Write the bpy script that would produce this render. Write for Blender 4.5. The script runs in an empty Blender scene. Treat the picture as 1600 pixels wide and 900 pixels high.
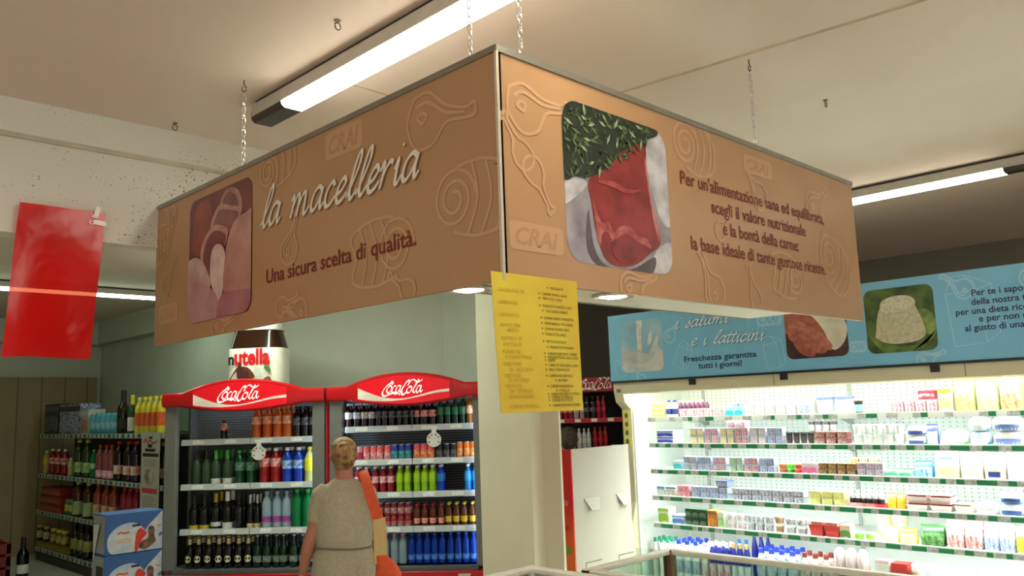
import bpy, bmesh, math, random
from mathutils import Matrix, Vector
random.seed(7)
C = bpy.context.scene.collection
PI = math.pi

# ------------------------------------------------------------------ camera, world, exposure
CAM = Vector((0, 0, 1.75)); FOC = 1300.0
RM = Matrix(((0.71032644, -0.07525812, -0.69983753), (-0.70299169, -0.12557538, -0.70002393), (-0.03519988, 0.98922547, -0.14210535)))
cd = bpy.data.cameras.new('camera'); cam = bpy.data.objects.new('camera', cd); C.objects.link(cam)
cd.sensor_width = 36; cd.lens = FOC / 1600 * 36; cd.clip_start = .05
cam.matrix_world = Matrix.Translation(CAM) @ RM.to_4x4()
S = bpy.context.scene; S.camera = cam
S.view_settings.view_transform = 'Standard'; S.view_settings.look = 'None'
S.view_settings.gamma = 1; S.view_settings.use_curve_mapping = False
S.view_settings.exposure = 1.5
w = bpy.data.worlds.new('world'); S.world = w; w.use_nodes = True
w.node_tree.nodes['Background'].inputs[0].default_value = (1.0, .95, .88, 1)
w.node_tree.nodes['Background'].inputs[1].default_value = 0.27
E_MAIN, E_RIGHT, E_REAR, E_DAIRY, E_COOL = 9.3, 6.8, 5.0, 9.0, 4.5

def station(px, P0, D):
    """point on the line P0 + t*D that the picture column px crosses (where along a shelf something stands)"""
    a = RM.transposed() @ (Vector(P0) - CAM); d = RM.transposed() @ Vector(D); k = px - 800
    t = -(FOC*a.x + k*a.z) / (FOC*d.x + k*d.z)
    return Vector(P0) + Vector(D)*t

# ------------------------------------------------------------------ materials
def lin(c):
    return tuple((v/12.92 if v <= .04045 else ((v+.055)/1.055)**2.4) for v in [x/255 for x in c])
MC = {}
def K(rgb, rough=.5, metal=0, var=.12, scale=14, emit=0, rgb2=None, spec=.5, bump=0, trans=0):
    key = (rgb, rough, metal, var, scale, emit, rgb2, spec, bump, trans)
    if key in MC: return MC[key]
    m = bpy.data.materials.new('m%d' % len(MC)); m.use_nodes = True
    nt = m.node_tree; b = nt.nodes['Principled BSDF']; L = nt.links
    b.inputs['Roughness'].default_value = rough; b.inputs['Metallic'].default_value = metal
    b.inputs['Specular IOR Level'].default_value = spec
    c = lin(rgb)
    if rgb2 is None: c2 = tuple(max(0, v*(1-var)) for v in c); 
    else: c2 = lin(rgb2)
    tc = nt.nodes.new('ShaderNodeTexCoord'); nz = nt.nodes.new('ShaderNodeTexNoise'); rp = nt.nodes.new('ShaderNodeValToRGB')
    nz.inputs['Scale'].default_value = scale; nz.inputs['Detail'].default_value = 3
    rp.color_ramp.elements[0].position = .35; rp.color_ramp.elements[1].position = .65
    rp.color_ramp.elements[0].color = (*c2, 1); rp.color_ramp.elements[1].color = (*c, 1)
    L.new(tc.outputs['Object'], nz.inputs['Vector']); L.new(nz.outputs['Fac'], rp.inputs['Fac']); L.new(rp.outputs['Color'], b.inputs['Base Color'])
    if bump:
        bp = nt.nodes.new('ShaderNodeBump'); bp.inputs['Strength'].default_value = bump; bp.inputs['Distance'].default_value = .01
        L.new(nz.outputs['Fac'], bp.inputs['Height']); L.new(bp.outputs['Normal'], b.inputs['Normal'])
    if emit:
        L.new(rp.outputs['Color'], b.inputs['Emission Color']); b.inputs['Emission Strength'].default_value = emit
    if trans: b.inputs['Transmission Weight'].default_value = trans; b.inputs['IOR'].default_value = 1.33
    MC[key] = m
    return m
def LAMP(rgb, e):
    m = bpy.data.materials.new('lamp'); m.use_nodes = True; nt = m.node_tree; nt.nodes.clear()
    o = nt.nodes.new('ShaderNodeOutputMaterial'); em = nt.nodes.new('ShaderNodeEmission')
    em.inputs[0].default_value = (*lin(rgb), 1); em.inputs[1].default_value = e; nt.links.new(em.outputs[0], o.inputs[0]); return m
def GLASS(rgb=(242, 248, 245), alpha=.14):
    m = bpy.data.materials.new('glass'); m.use_nodes = True; nt = m.node_tree; nt.nodes.clear()
    o = nt.nodes.new('ShaderNodeOutputMaterial'); t = nt.nodes.new('ShaderNodeBsdfTransparent'); g = nt.nodes.new('ShaderNodeBsdfGlossy')
    t.inputs[0].default_value = (*lin(rgb), 1); g.inputs['Roughness'].default_value = .03
    f = nt.nodes.new('ShaderNodeLayerWeight'); f.inputs[0].default_value = .05
    mx = nt.nodes.new('ShaderNodeMixShader'); L = nt.links
    L.new(f.outputs['Facing'], mx.inputs[0]); L.new(t.outputs[0], mx.inputs[1]); L.new(g.outputs[0], mx.inputs[2]); L.new(mx.outputs[0], o.inputs[0])
    return m
def SPECKLED(rgb, dark, scale=30, thr=.72, bump=.3):
    m = bpy.data.materials.new('plaster'); m.use_nodes = True; nt = m.node_tree; b = nt.nodes['Principled BSDF']; L = nt.links
    b.inputs['Roughness'].default_value = .9; b.inputs['Specular IOR Level'].default_value = .1
    tc = nt.nodes.new('ShaderNodeTexCoord'); n1 = nt.nodes.new('ShaderNodeTexNoise'); n1.inputs['Scale'].default_value = scale; n1.inputs['Detail'].default_value = 2
    n2 = nt.nodes.new('ShaderNodeTexNoise'); n2.inputs['Scale'].default_value = 2.2
    mu = nt.nodes.new('ShaderNodeMath'); mu.operation = 'ADD'; L.new(n1.outputs['Fac'], mu.inputs[0])
    m2 = nt.nodes.new('ShaderNodeMath'); m2.operation = 'MULTIPLY_ADD'; L.new(n2.outputs['Fac'], m2.inputs[0]); m2.inputs[1].default_value = .5; m2.inputs[2].default_value = -.25
    L.new(m2.outputs[0], mu.inputs[1])
    rp = nt.nodes.new('ShaderNodeValToRGB'); e = rp.color_ramp.elements
    e[0].position = thr; e[0].color = (*lin(rgb), 1); e[1].position = thr+.04; e[1].color = (*lin(dark), 1)
    for n in (n1, n2): L.new(tc.outputs['Object'], n.inputs['Vector'])
    L.new(mu.outputs[0], rp.inputs['Fac']); L.new(rp.outputs['Color'], b.inputs['Base Color'])
    bp = nt.nodes.new('ShaderNodeBump'); bp.inputs['Strength'].default_value = bump; bp.inputs['Distance'].default_value = .004
    L.new(n1.outputs['Fac'], bp.inputs['Height']); L.new(bp.outputs['Normal'], b.inputs['Normal'])
    return m
def BOARDS(rgb, rgb2, axis='X', period=.3, rough=.6):
    m = bpy.data.materials.new('boards'); m.use_nodes = True; nt = m.node_tree; b = nt.nodes['Principled BSDF']; L = nt.links
    b.inputs['Roughness'].default_value = rough
    tc = nt.nodes.new('ShaderNodeTexCoord'); sp = nt.nodes.new('ShaderNodeSeparateXYZ'); L.new(tc.outputs['Object'], sp.inputs[0])
    md = nt.nodes.new('ShaderNodeMath'); md.operation = 'PINGPONG'; md.inputs[1].default_value = period/2; L.new(sp.outputs[axis], md.inputs[0])
    rp = nt.nodes.new('ShaderNodeValToRGB'); e = rp.color_ramp.elements; e[0].position = 0; e[0].color = (*lin(rgb2), 1); e[1].position = .012; e[1].color = (*lin(rgb), 1)
    L.new(md.outputs[0], rp.inputs['Fac'])
    nz = nt.nodes.new('ShaderNodeTexNoise'); nz.inputs['Scale'].default_value = 3; L.new(tc.outputs['Object'], nz.inputs['Vector'])
    mx = nt.nodes.new('ShaderNodeMix'); mx.data_type = 'RGBA'; mx.blend_type = 'MULTIPLY'; mx.inputs['Factor'].default_value = .25
    L.new(rp.outputs['Color'], mx.inputs['A']); L.new(nz.outputs['Fac'], mx.inputs['B']); L.new(mx.outputs['Result'], b.inputs['Base Color'])
    return m

# ------------------------------------------------------------------ mesh building
class MB:
    def __init__(s): s.v = []; s.f = []; s.mi = []; s.cur = 0; s.lift = 0
    def add(s, vs, fs):
        n = len(s.v); s.v += [tuple(v) for v in vs]; s.f += [tuple(i+n for i in f) for f in fs]; s.mi += [s.cur]*len(fs); return s
    def box(s, x0, x1, y0, y1, z0, z1):
        vs = [(x, y, z) for z in (z0, z1) for y in (y0, y1) for x in (x0, x1)]
        return s.add(vs, [(0,2,3,1), (4,5,7,6), (0,1,5,4), (2,6,7,3), (0,4,6,2), (1,3,7,5)])
    def rings(s, rs, cap=True, closed=True):
        n = len(rs[0]); vs = [p for r in rs for p in r]; fs = []
        for i in range(len(rs)-1):
            for j in range(n if closed else n-1):
                k = (j+1) % n; fs.append((i*n+j, i*n+k, (i+1)*n+k, (i+1)*n+j))
        if cap: fs.append(tuple(range(n-1, -1, -1))); fs.append(tuple((len(rs)-1)*n+j for j in range(n)))
        return s.add(vs, fs)
    def lathe(s, prof, seg=14, o=(0, 0, 0), sx=1, sy=1, pw=1):
        rs = []
        for r, z in prof:
            r = max(r, .0004); ring = []
            for j in range(seg):
                a = 2*PI*j/seg; c, q = math.cos(a), math.sin(a)
                if pw != 1: c = math.copysign(abs(c)**pw, c); q = math.copysign(abs(q)**pw, q)
                ring.append((o[0]+r*c*sx, o[1]+r*q*sy, o[2]+z))
            rs.append(ring)
        return s.rings(rs)
    def tube(s, path, rad, seg=8, flat=1):
        P = [Vector(p) for p in path]; rs = []; R = rad if isinstance(rad, (list, tuple)) else [rad]*len(P)
        up = Vector((0, 0, 1))
        for i, p in enumerate(P):
            t = (P[min(i+1, len(P)-1)] - P[max(i-1, 0)]).normalized()
            a = t.cross(up); a = t.cross(Vector((1, 0, 0))) if a.length < .05 else a
            a.normalize(); b = t.cross(a).normalized()
            rs.append([p + a*R[i]*math.cos(2*PI*j/seg) + b*R[i]*flat*math.sin(2*PI*j/seg) for j in range(seg)])
        return s.rings(rs)
    def prism(s, poly, z0, z1):       # polygon in XY
        n = len(poly); a = sum(poly[i][0]*poly[(i+1) % n][1]-poly[(i+1) % n][0]*poly[i][1] for i in range(n))
        if a < 0: poly = poly[::-1]
        vs = [(x, y, z0) for x, y in poly] + [(x, y, z1) for x, y in poly]
        return s.add(vs, [tuple(range(n-1, -1, -1)), tuple(range(n, 2*n))] + [(i, (i+1) % n, (i+1) % n+n, i+n) for i in range(n)])
    def ribbon(s, pts, wid, z=0, h=.0006, up=2.5e-7):
        P = [Vector((p[0], p[1])) for p in pts]; n = len(P); Lp, Rp = [], []
        for i, p in enumerate(P):
            t = P[min(i+1, n-1)] - P[max(i-1, 0)]
            if t.length < 1e-9: t = Vector((1, 0))
            t.normalize(); q = Vector((-t.y, t.x)); ww = (wid(i/(n-1), t) if callable(wid) else wid)/2
            Lp.append(p+q*ww); Rp.append(p-q*ww)
        L0 = s.lift; s.lift += up*n
        vs = [(p.x, p.y, z+h+L0+up*i) for i, p in enumerate(Lp)] + [(p.x, p.y, z+h+L0+up*i) for i, p in enumerate(Rp)]
        return s.add(vs, [(i, n+i, n+i+1, i+1) for i in range(n-1)])
    def map(s, fn): s.v = [tuple(fn(Vector(v))) for v in s.v]; return s
def trimmed(mb, x0, y0, x1, y1):
    """flat work cut off at the edges of the sheet it is printed on"""
    r = MB()
    for f in mb.f:
        P = [mb.v[i] for i in f]; z = P[0][2]
        if all(x0 <= p[0] <= x1 and y0 <= p[1] <= y1 for p in P): r.add(P, [tuple(range(len(P)))]); continue
        q = clip([(p[0], p[1]) for p in P], x0, y0, x1, y1)
        if len(q) > 2: r.add([(a, b, z) for a, b in q], [tuple(range(len(q)))])
    return r
def obj(name, mb, mats, parent=None, smooth=True, bevel=0, seg=2, loc=None):
    me = bpy.data.meshes.new(name); me.from_pydata(mb.v, [], mb.f)
    ms = mats if isinstance(mats, list) else [mats]
    for m in ms: me.materials.append(m)
    me.polygons.foreach_set('material_index', mb.mi)
    if smooth:
        me.polygons.foreach_set('use_smooth', [True]*len(me.polygons)); me.set_sharp_from_angle(angle=math.radians(38))
    me.update()
    o = bpy.data.objects.new(name, me); C.objects.link(o)
    if parent: o.parent = parent
    if loc is not None: o.location = loc
    if bevel:
        b = o.modifiers.new('bevel', 'BEVEL'); b.width = bevel; b.segments = seg; b.limit_method = 'ANGLE'; b.angle_limit = math.radians(40)
    return o
def tag(o, label, cat, group=None):
    o['label'] = label; o['category'] = cat
    if group: o['group'] = group
    return o
def thing(name, label, cat, loc=(0, 0, 0), rz=0, group=None):
    o = bpy.data.objects.new(name, None); C.objects.link(o); o.empty_display_size = .1
    o.location = loc; o.rotation_euler = (0, 0, rz); return tag(o, label, cat, group)
def struct(name, mb, m, smooth=False):
    o = obj(name, mb, m, smooth=smooth); o['kind'] = 'structure'; return o
def dup(o, parent=None):
    c = o.copy(); C.objects.link(c)
    if parent: c.parent = parent
    for ch in list(o.children): dup(ch, c)
    return c
def basis(o, ex, ey, ez, at):
    m = Matrix((ex, ey, ez)).transposed().to_4x4(); m.translation = Vector(at); o.matrix_world = m; return o
ORD = 'first second third fourth fifth sixth seventh eighth ninth tenth eleventh twelfth thirteenth fourteenth fifteenth sixteenth seventeenth eighteenth nineteenth twentieth'.split()
def bez(pts, n=10, closed=False):      # Catmull-Rom through points
    P = [Vector((p[0], p[1])) for p in pts]; out = []; N = len(P)
    for i in range(N if closed else N-1):
        g = (lambda k: P[k % N]) if closed else (lambda k: P[max(0, min(N-1, k))])
        a, b, c, d = g(i-1), g(i), g(i+1), g(i+2)
        for k in range(n):
            t = k/n; out.append(.5*((2*b)+(c-a)*t+(2*a-5*b+4*c-d)*t*t+(3*b-a-3*c+d)*t**3))
    if not closed: out.append(P[-1])
    return [(p.x, p.y) for p in out]
def rrect(x0, y0, x1, y1, r, n=6):
    out = []
    for cx, cy, a0 in ((x1-r, y1-r, 0), (x0+r, y1-r, PI/2), (x0+r, y0+r, PI), (x1-r, y0+r, 1.5*PI)):
        for k in range(n+1): a = a0+PI/2*k/n; out.append((cx+r*math.cos(a), cy+r*math.sin(a)))
    return out
TXT = {}
def text_mb(body, u0, v0, width=None, height=None, bold=0, shear=0, z=.001, align='L'):
    """flat lettering in the XY plane, fitted to a width (or to a cap height), lower-left at u0, v0"""
    cu = bpy.data.curves.new('t', 'FONT'); cu.body = body; cu.offset = bold; cu.shear = shear; cu.resolution_u = 3
    o = bpy.data.objects.new('t', cu); C.objects.link(o)
    dg = bpy.context.evaluated_depsgraph_get(); me = bpy.data.meshes.new_from_object(o.evaluated_get(dg))
    vs = [v.co.copy() for v in me.vertices]; fs = [tuple(p.vertices) for p in me.polygons]
    bpy.data.objects.remove(o); bpy.data.curves.remove(cu); bpy.data.meshes.remove(me)
    x0 = min(v.x for v in vs); x1 = max(v.x for v in vs)
    sx = sy = None
    if height: sy = height/.7
    if width: sx = width/(x1-x0)
    sx = sx or sy; sy = sy or sx
    off = u0 - ((x1-x0)*sx/2 if align == 'C' else 0)
    return MB().add([(off+(v.x-x0)*sx, v0+v.y*sy, z) for v in vs], fs)
def join(*mbs):
    r = MB()
    for m in mbs: r.add(m.v, m.f)
    return r

# ---- script lettering drawn as pen strokes (x-height 1)
GL = {
 'l': (.62, [[(0,.1),(.25,.5),(.62,1.35),(.66,1.85),(.5,1.75),(.3,1.1),(.2,.35),(.3,0),(.5,.15),(.65,.35)]]),
 'a': (.95, [[(.75,.85),(.5,1),(.2,.75),(.08,.3),(.2,.02),(.45,.15),(.7,.6),(.8,.95),(.7,.4),(.75,.03),(.95,.25)]]),
 'm': (1.45, [[(0,.75),(.15,.98),(.18,.6),(.08,0)], [(.1,.3),(.35,.85),(.55,.98),(.58,.6),(.5,0)], [(.52,.3),(.78,.85),(1.0,.98),(1.03,.55),(1.02,.1),(1.15,.03),(1.4,.3)]]),
 'n': (1.0, [[(0,.75),(.15,.98),(.18,.6),(.08,0)], [(.1,.3),(.35,.85),(.57,.98),(.6,.55),(.6,.1),(.72,.03),(.98,.3)]]),
 'c': (.75, [[(.65,.8),(.5,1),(.22,.75),(.1,.35),(.22,.02),(.5,.08),(.75,.35)]]),
 'e': (.75, [[(.08,.35),(.4,.5),(.62,.78),(.5,1),(.25,.8),(.1,.35),(.22,.02),(.5,.08),(.75,.35)]]),
 'r': (.75, [[(0,.7),(.18,1.05),(.2,.6),(.08,0)], [(.1,.3),(.35,.8),(.55,.98),(.7,.9)]]),
 'i': (.5, [[(.08,.6),(.25,.98),(.2,.5),(.2,.08),(.32,.02),(.5,.3)], [(.38,1.42),(.44,1.5)]]),
 's': (.7, [[(.02,.1),(.3,.5),(.45,1.05),(.42,.8),(.55,.4),(.4,.02),(.1,.08)]]),
 'u': (1.0, [[(.05,.6),(.2,.98),(.14,.4),(.25,.03),(.5,.25),(.72,.95),(.66,.4),(.72,.03),(.98,.3)]]),
 't': (.55, [[(.42,1.55),(.25,.9),(.16,.3),(.25,.02),(.5,.25)], [(-.02,1.02),(.55,1.12)]]),
 ' ': (.75, []),
}
def script_mb(word, u0, v0, u1, v1, xh, slant=.22, z=.002, wt=.15):
    """pen-stroke lettering from (u0,v0) to (u1,v1) along a baseline"""
    tot = sum(GL[c][0] for c in word); L = math.hypot(u1-u0, v1-v0); sx = L/tot; ex = Vector((u1-u0, v1-v0)).normalized(); ey = Vector((-ex.y, ex.x))
    m = MB(); pen = 0
    nib = Vector((math.cos(.75), math.sin(.75)))
    for c in word:
        for st in GL[c][1]:
            p = [(pen+x+y*slant, y) for x, y in st]; q = bez(p, 6)
            q = [Vector((u0, v0)) + ex*(x*sx) + ey*(y*xh) for x, y in q]
            m.ribbon(q, lambda t, d: xh*(wt*.6+wt*abs(d.x*nib.y-d.y*nib.x)), z, up=3e-6)
        pen += GL[c][0]
    return m
# the soft-drink script: strokes traced in a 100 x 34 box, thick where the pen goes down
COLA = [
 ([(25,30),(29,27),(28,24),(24,26),(14,20),(6,11),(2,3),(4,-4),(12,-4),(22,0),(32,2),(38,-1)], 3.6),
 ([(24,20),(17,16),(13,9),(15,3),(20,4),(25,11),(25,18),(20,20)], 2.8),
 ([(36,18),(33,19),(28,13),(26,6),(29,2),(33,4),(38,10)], 2.8),
 ([(47,19),(42,19),(37,12),(36,5),(39,2),(44,8),(49,19),(46,8),(47,3),(52,8)], 2.8),
 ([(54,17),(58,18)], 2.2),
 ([(66,19),(70,26),(69,31),(64,28),(57,19),(51,8),(51,-1),(56,-2),(64,4)], 3.8),
 ([(66,19),(72,28),(80,33),(90,27),(98,29),(103,33)], 2.4),
 ([(74,16),(68,14),(63,7),(65,1),(70,2),(75,9),(75,15),(70,17)], 2.8),
 ([(76,4),(83,14),(92,27),(94,32),(90,29),(82,14),(79,5),(81,1),(86,5)], 2.6),
 ([(98,17),(93,17),(88,10),(87,4),(90,1),(95,7),(100,18),(97,7),(98,2),(103,7)], 2.8),
 ([(28,2),(34,-1),(40,1),(46,-3)], 2.0),
]
def cola_mb(u0, v0, width, z=.002):
    k = width/104; m = MB(); nib = Vector((math.cos(.9), math.sin(.9)))
    for st, wd in COLA:
        q = [(u0+x*k, v0+y*k) for x, y in bez(st, 7)]
        m.ribbon(q, lambda t, d: k*wd*(.40+.95*abs(d.x*nib.y-d.y*nib.x)), z, up=3e-6)
    return m
# ------------------------------------------------------------------ common materials
WHITE = K((236, 234, 226), .45); GREY = K((120, 122, 120), .4); BLACK = K((22, 22, 24), .35); CREAM = K((222, 214, 188), .45)
STEEL = K((190, 190, 188), .3, .9); DARKRED = K((150, 12, 18), .35); RED = K((196, 16, 28), .3)
CEIL = 3.206
# ================================================================== THE ROOM
plaster = SPECKLED((222, 220, 208), (104, 100, 92), 95, .70)
wallm = K((206, 206, 190), .8, var=.05, scale=2.5, bump=.05)
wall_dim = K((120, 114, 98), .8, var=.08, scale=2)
ceilm = K((222, 204, 188), .85, var=.04, scale=1.2)
struct('floor', MB().box(-4, 9.4, -4, 13.4, -.1, 0), K((205, 198, 182), .25, var=.06, scale=3))
struct('ceiling', MB().box(-4, 9.4, -4, 13.4, CEIL, CEIL+.12), ceilm)
struct('wall_rear', MB().box(-1.2, 4.55, 13.19, 13.35, 0, CEIL), wallm)
struct('wall_bay', MB().box(4.43, 4.58, 9.05, 13.19, 0, CEIL), wallm)
struct('wall_left_unseen', MB().box(-1.35, -1.2, 4.1, 13.35, 0, CEIL), wallm)  # unseen wall, added to close off the bay and keep it dark
q0, q1 = Vector((4.43, 9.05, 0)), Vector((6.42, 6.634, 0)); dq = (q1-q0).normalized(); nq = Vector((-dq.y, dq.x, 0))*.14
struct('wall_diagonal', MB().prism([(q0.x, q0.y), (q1.x, q1.y), (q1.x+nq.x, q1.y+nq.y), (q0.x+nq.x, q0.y+nq.y)], 0, CEIL), wallm)
struct('wall_corner', MB().box(6.0, 6.03, 6.15, 7.12, 0, CEIL), wallm)
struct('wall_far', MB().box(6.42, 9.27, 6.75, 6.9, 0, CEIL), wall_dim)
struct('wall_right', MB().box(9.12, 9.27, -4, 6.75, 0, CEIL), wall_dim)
struct('partition', MB().box(-1.2, 4.33, 13.02, 13.15, 0, 2.405), BOARDS((158, 136, 98), (92, 78, 54), 'X', .3))
# concrete beam over the passage, with a projecting upper band
struct('beam', MB().box(-4, 4.33, 4.128, 4.26, 2.60, 3.035), plaster)
struct('trim_1', MB().box(-4, 4.33, 4.085, 4.26, 3.05, CEIL), plaster)
struct('trim_2', MB().box(-4, 4.33, 4.11, 4.26, 3.035, 3.05), K((206, 194, 170), .9))
struct('trim_3', MB().box(-1.2, 4.28, 12.9, 13.19, 2.88, CEIL), wallm)
struct('trim_4', MB().box(4.28, 4.43, 9.05, 13.19, 2.88, CEIL), wallm)
struct('pillar', MB().box(4.33, 4.475, 4.20, 4.74, 0, CEIL), K((222, 214, 190), .8, var=.04, scale=3, bump=.06))
struct('pilaster', MB().box(4.455, 4.475, 4.035, 4.20, 0, CEIL), K((222, 214, 190), .8, var=.04, scale=3, bump=.06))
# ceiling board joints
struct('trim_5', MB().prism([(2.83, 4.08), (2.842, 4.08), (3.65, -3.0), (3.638, -3.0)], CEIL-.006, CEIL), K((190, 170, 144), .8))
struct('trim_6', MB().box(1.9, 3.05, 2.995, 3.001, CEIL-.002, CEIL), K((190, 172, 140), .8))

# ================================================================== CEILING LIGHTS
def fixture(label, e, ex, at, length, dark=.0, wid=.125, col=(255, 248, 230)):
    """batten light: local x along the tube, z up to the ceiling"""
    r = thing('ceiling_light', label, 'ceiling light', at, ex, 'batten ceiling lights')
    h = wid/2
    obj('housing', MB().box(0, length, -h, h, -.062, -.004), K((196, 190, 176), .45), r, bevel=.004)
    obj('mounting_plate', MB().box(.02, length-.02, -h+.012, h-.012, -.004, .012), K((60, 54, 46), .6), r)
    prof = lambda x: [(x, -h, -.040), (x, -h+.004, -.075), (x, -h+.02, -.088), (x, h-.02, -.088), (x, h-.004, -.075), (x, h, -.040)]
    if dark: obj('ballast_cover', MB().rings([prof(-.002), prof(dark)]), K((52, 52, 46), .4), r)
    obj('diffuser', MB().rings([prof(dark+.002), prof(length)]), LAMP(col, e), r)
    return r
Zf = CEIL-.012
fixture('long batten ceiling light with a dark end block above the brown butcher sign', E_MAIN, -PI/2, (1.852, 3.47, Zf), 3.6, .27)
fixture('batten ceiling light with dark right end above the blue dairy sign', E_RIGHT, PI/2, (5.86, 1.13, Zf), 2.4, .27, col=(255, 248, 232))
fixture('batten ceiling light in the back bay seen past the red banner', E_REAR, 0, (.6, 9.5, Zf), 3.55, .2, col=(218, 255, 228))
fixture('batten ceiling light hidden behind the brown sign, over the drinks aisle', E_REAR*4.2, PI/2, (3.45, 4.9, Zf), 2.6, .2, col=(236, 255, 232))
fixture('batten ceiling light overhead near the shop entrance', E_MAIN*1.0, -PI/2, (-1.6, 2.6, Zf), 3.4, .27)
fixture('batten ceiling light out past the end of the dairy case', E_RIGHT*.6, -PI/2, (5.86, .9, Zf), 3.4, .27)

# ================================================================== THE BUTCHER SIGN
TAN = (182, 140, 99); brown = K(TAN, .32, var=.05, scale=5, spec=.4); pat = K((198, 154, 114), .4, var=.05)
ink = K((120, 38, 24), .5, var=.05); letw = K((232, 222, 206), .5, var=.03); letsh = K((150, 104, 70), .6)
def clip(poly, x0, y0, x1, y1):
    for ax, lim, sg in ((0, x0, 1), (0, x1, -1), (1, y0, 1), (1, y1, -1)):
        out = []; n = len(poly)
        for i in range(n):
            a, b = poly[i], poly[(i+1) % n]; ia = (a[ax]-lim)*sg >= 0; ib = (b[ax]-lim)*sg >= 0
            if ia: out.append(a)
            if ia != ib:
                t = (lim-a[ax])/(b[ax]-a[ax]); out.append((a[0]+(b[0]-a[0])*t, a[1]+(b[1]-a[1])*t))
        poly = out
    return poly
def rclip(poly, box, r):
    """cut an outline to a rounded rectangle"""
    cv = rrect(*box, r)
    for i in range(len(cv)):
        (ax, ay), (bx_, by) = cv[i], cv[(i+1) % len(cv)]
        if abs(ax-bx_)+abs(ay-by) < 1e-7: continue
        sd = lambda q: (bx_-ax)*(q[1]-ay)-(by-ay)*(q[0]-ax); out = []; n = len(poly)
        for k in range(n):
            a, b = poly[k], poly[(k+1) % n]; sa, sb = sd(a), sd(b)
            if sa >= 0: out.append(a)
            if (sa >= 0) != (sb >= 0): t = sa/(sa-sb); out.append((a[0]+(b[0]-a[0])*t, a[1]+(b[1]-a[1])*t))
        poly = out
        if len(poly) < 3: break
    return poly
def spiral(m, cx, cy, r, turns=2.2, wd=.010, z=.001, sq=1):
    m.ribbon([(cx+r*(1-.78*t/40)*math.cos(2*PI*turns*t/40)*sq, cy+r*(1-.78*t/40)*math.sin(2*PI*turns*t/40)) for t in range(41)], wd, z)
def roulade(m, cx, cy, r, ln, ang, wd=.011, z=.001):
    ca, sa = math.cos(ang), math.sin(ang); T = lambda x, y: (cx+x*ca-y*sa, cy+x*sa+y*ca)
    spiral(m, cx, cy, r, 2.3, wd, z)
    out = bez([T(.05*r, r), T(.5*ln, r*1.15), T(ln, r*.8), T(ln+.25*r, 0), T(ln, -r*.8), T(.5*ln, -r*1.15), T(.05*r, -r)], 6); m.ribbon(out, wd, z)
    for k in (.3, .55, .8): m.ribbon(bez([T(ln*k, r*1.1), T(ln*k+.3*r, .3*r), T(ln*k+.3*r, -.3*r), T(ln*k, -r*1.1)], 6), wd*.9, z)
def drum(m, cx, cy, s, ang, wd=.010, z=.001):
    ca, sa = math.cos(ang), math.sin(ang); T = lambda x, y: (cx+(x*ca-y*sa)*s, cy+(x*sa+y*ca)*s)
    m.ribbon(bez([T(x, y) for x, y in [(.55,.07),(.3,.12),(.1,.3),(-.25,.36),(-.5,.15),(-.5,-.15),(-.25,-.34),(.1,-.25),(.3,-.1),(.55,-.06)]], 6), wd, z)
    m.ribbon(bez([T(x, y) for x, y in [(.55,.07),(.85,.06),(.95,.16),(1.05,.06),(1.0,0),(1.06,-.08),(.94,-.14),(.85,-.05),(.55,-.06)]], 6), wd, z)
def haunch(m, cx, cy, s, ang, wd=.011, z=.001, fl=1):
    ca, sa = math.cos(ang), math.sin(ang); T = lambda x, y: (cx+(x*ca-y*sa*fl)*s, cy+(x*sa+y*ca*fl)*s)
    m.ribbon(bez([T(x, y) for x, y in [(-.6,.35),(-.2,.45),(.3,.2),(.8,.12),(1.0,.2),(1.05,0),(.8,-.05),(.35,-.1),(.05,-.45),(-.4,-.5),(-.7,-.1),(-.6,.35)]], 6), wd, z)
    m.ribbon(bez([T(x, y) for x, y in [(-.5,.2),(-.2,.28),(.3,.08),(.8,.05)]], 6), wd, z)
    m.ribbon(bez([T(x, y) for x, y in [(-.45,0),(-.35,.1),(-.2,.05),(-.28,-.08),(-.45,0)]], 5), wd, z)
def store_mark(m, x0, y0, x1, y1, z=.0009):
    m.prism(rrect(x0, y0, x1, y1, (y1-y0)*.22, 4), z, z+.0003); return m
def store_word(x0, y0, x1, y1, z=.0016):
    return text_mb('CRAI', x0+(x1-x0)*.1, y0+(y1-y0)*.2, (x1-x0)*.8, (y1-y0)*.6, .03, .25, z)
sign = thing('hanging_sign', 'brown two-sided corner sign of the butcher counter hanging on chains', 'sign', (1.635, 1.668, 2.11))
W_ = 2.472; H_ = .692; P1 = Matrix.Translation((1.635, 1.668, 2.11)).inverted()
def panel(ex, ey, ez, at):
    p = obj('sign_panel', MB().box(0, W_, 0, H_, -.018, 0), brown, sign, smooth=False)
    m = Matrix((ex, ey, ez)).transposed().to_4x4(); m.translation = Vector(at)-Vector((1.635, 1.668, 2.11)); p.matrix_local = m
    obj('edge_trim', MB().box(-.004, W_+.004, H_-.008, H_+.012, -.024, .006), K((150, 146, 134), .35, .6), p, smooth=False)
    return p
pl = panel((0, -1, 0), (0, 0, 1), (-1, 0, 0), (1.635, 4.14, 2.11))
pr = panel((1, 0, 0), (0, 0, 1), (0, -1, 0), (1.635, 1.668, 2.11))
pr['label'] = 'brown panel with a raw steak picture and four lines of text'; pl['label'] = 'brown panel with a raw chicken picture and white script'
obj('corner_trim', MB().box(-.006, .004, -.006, .004, -.002, H_-.008), K((214, 200, 180), .35, .2), sign, smooth=False)
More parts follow.
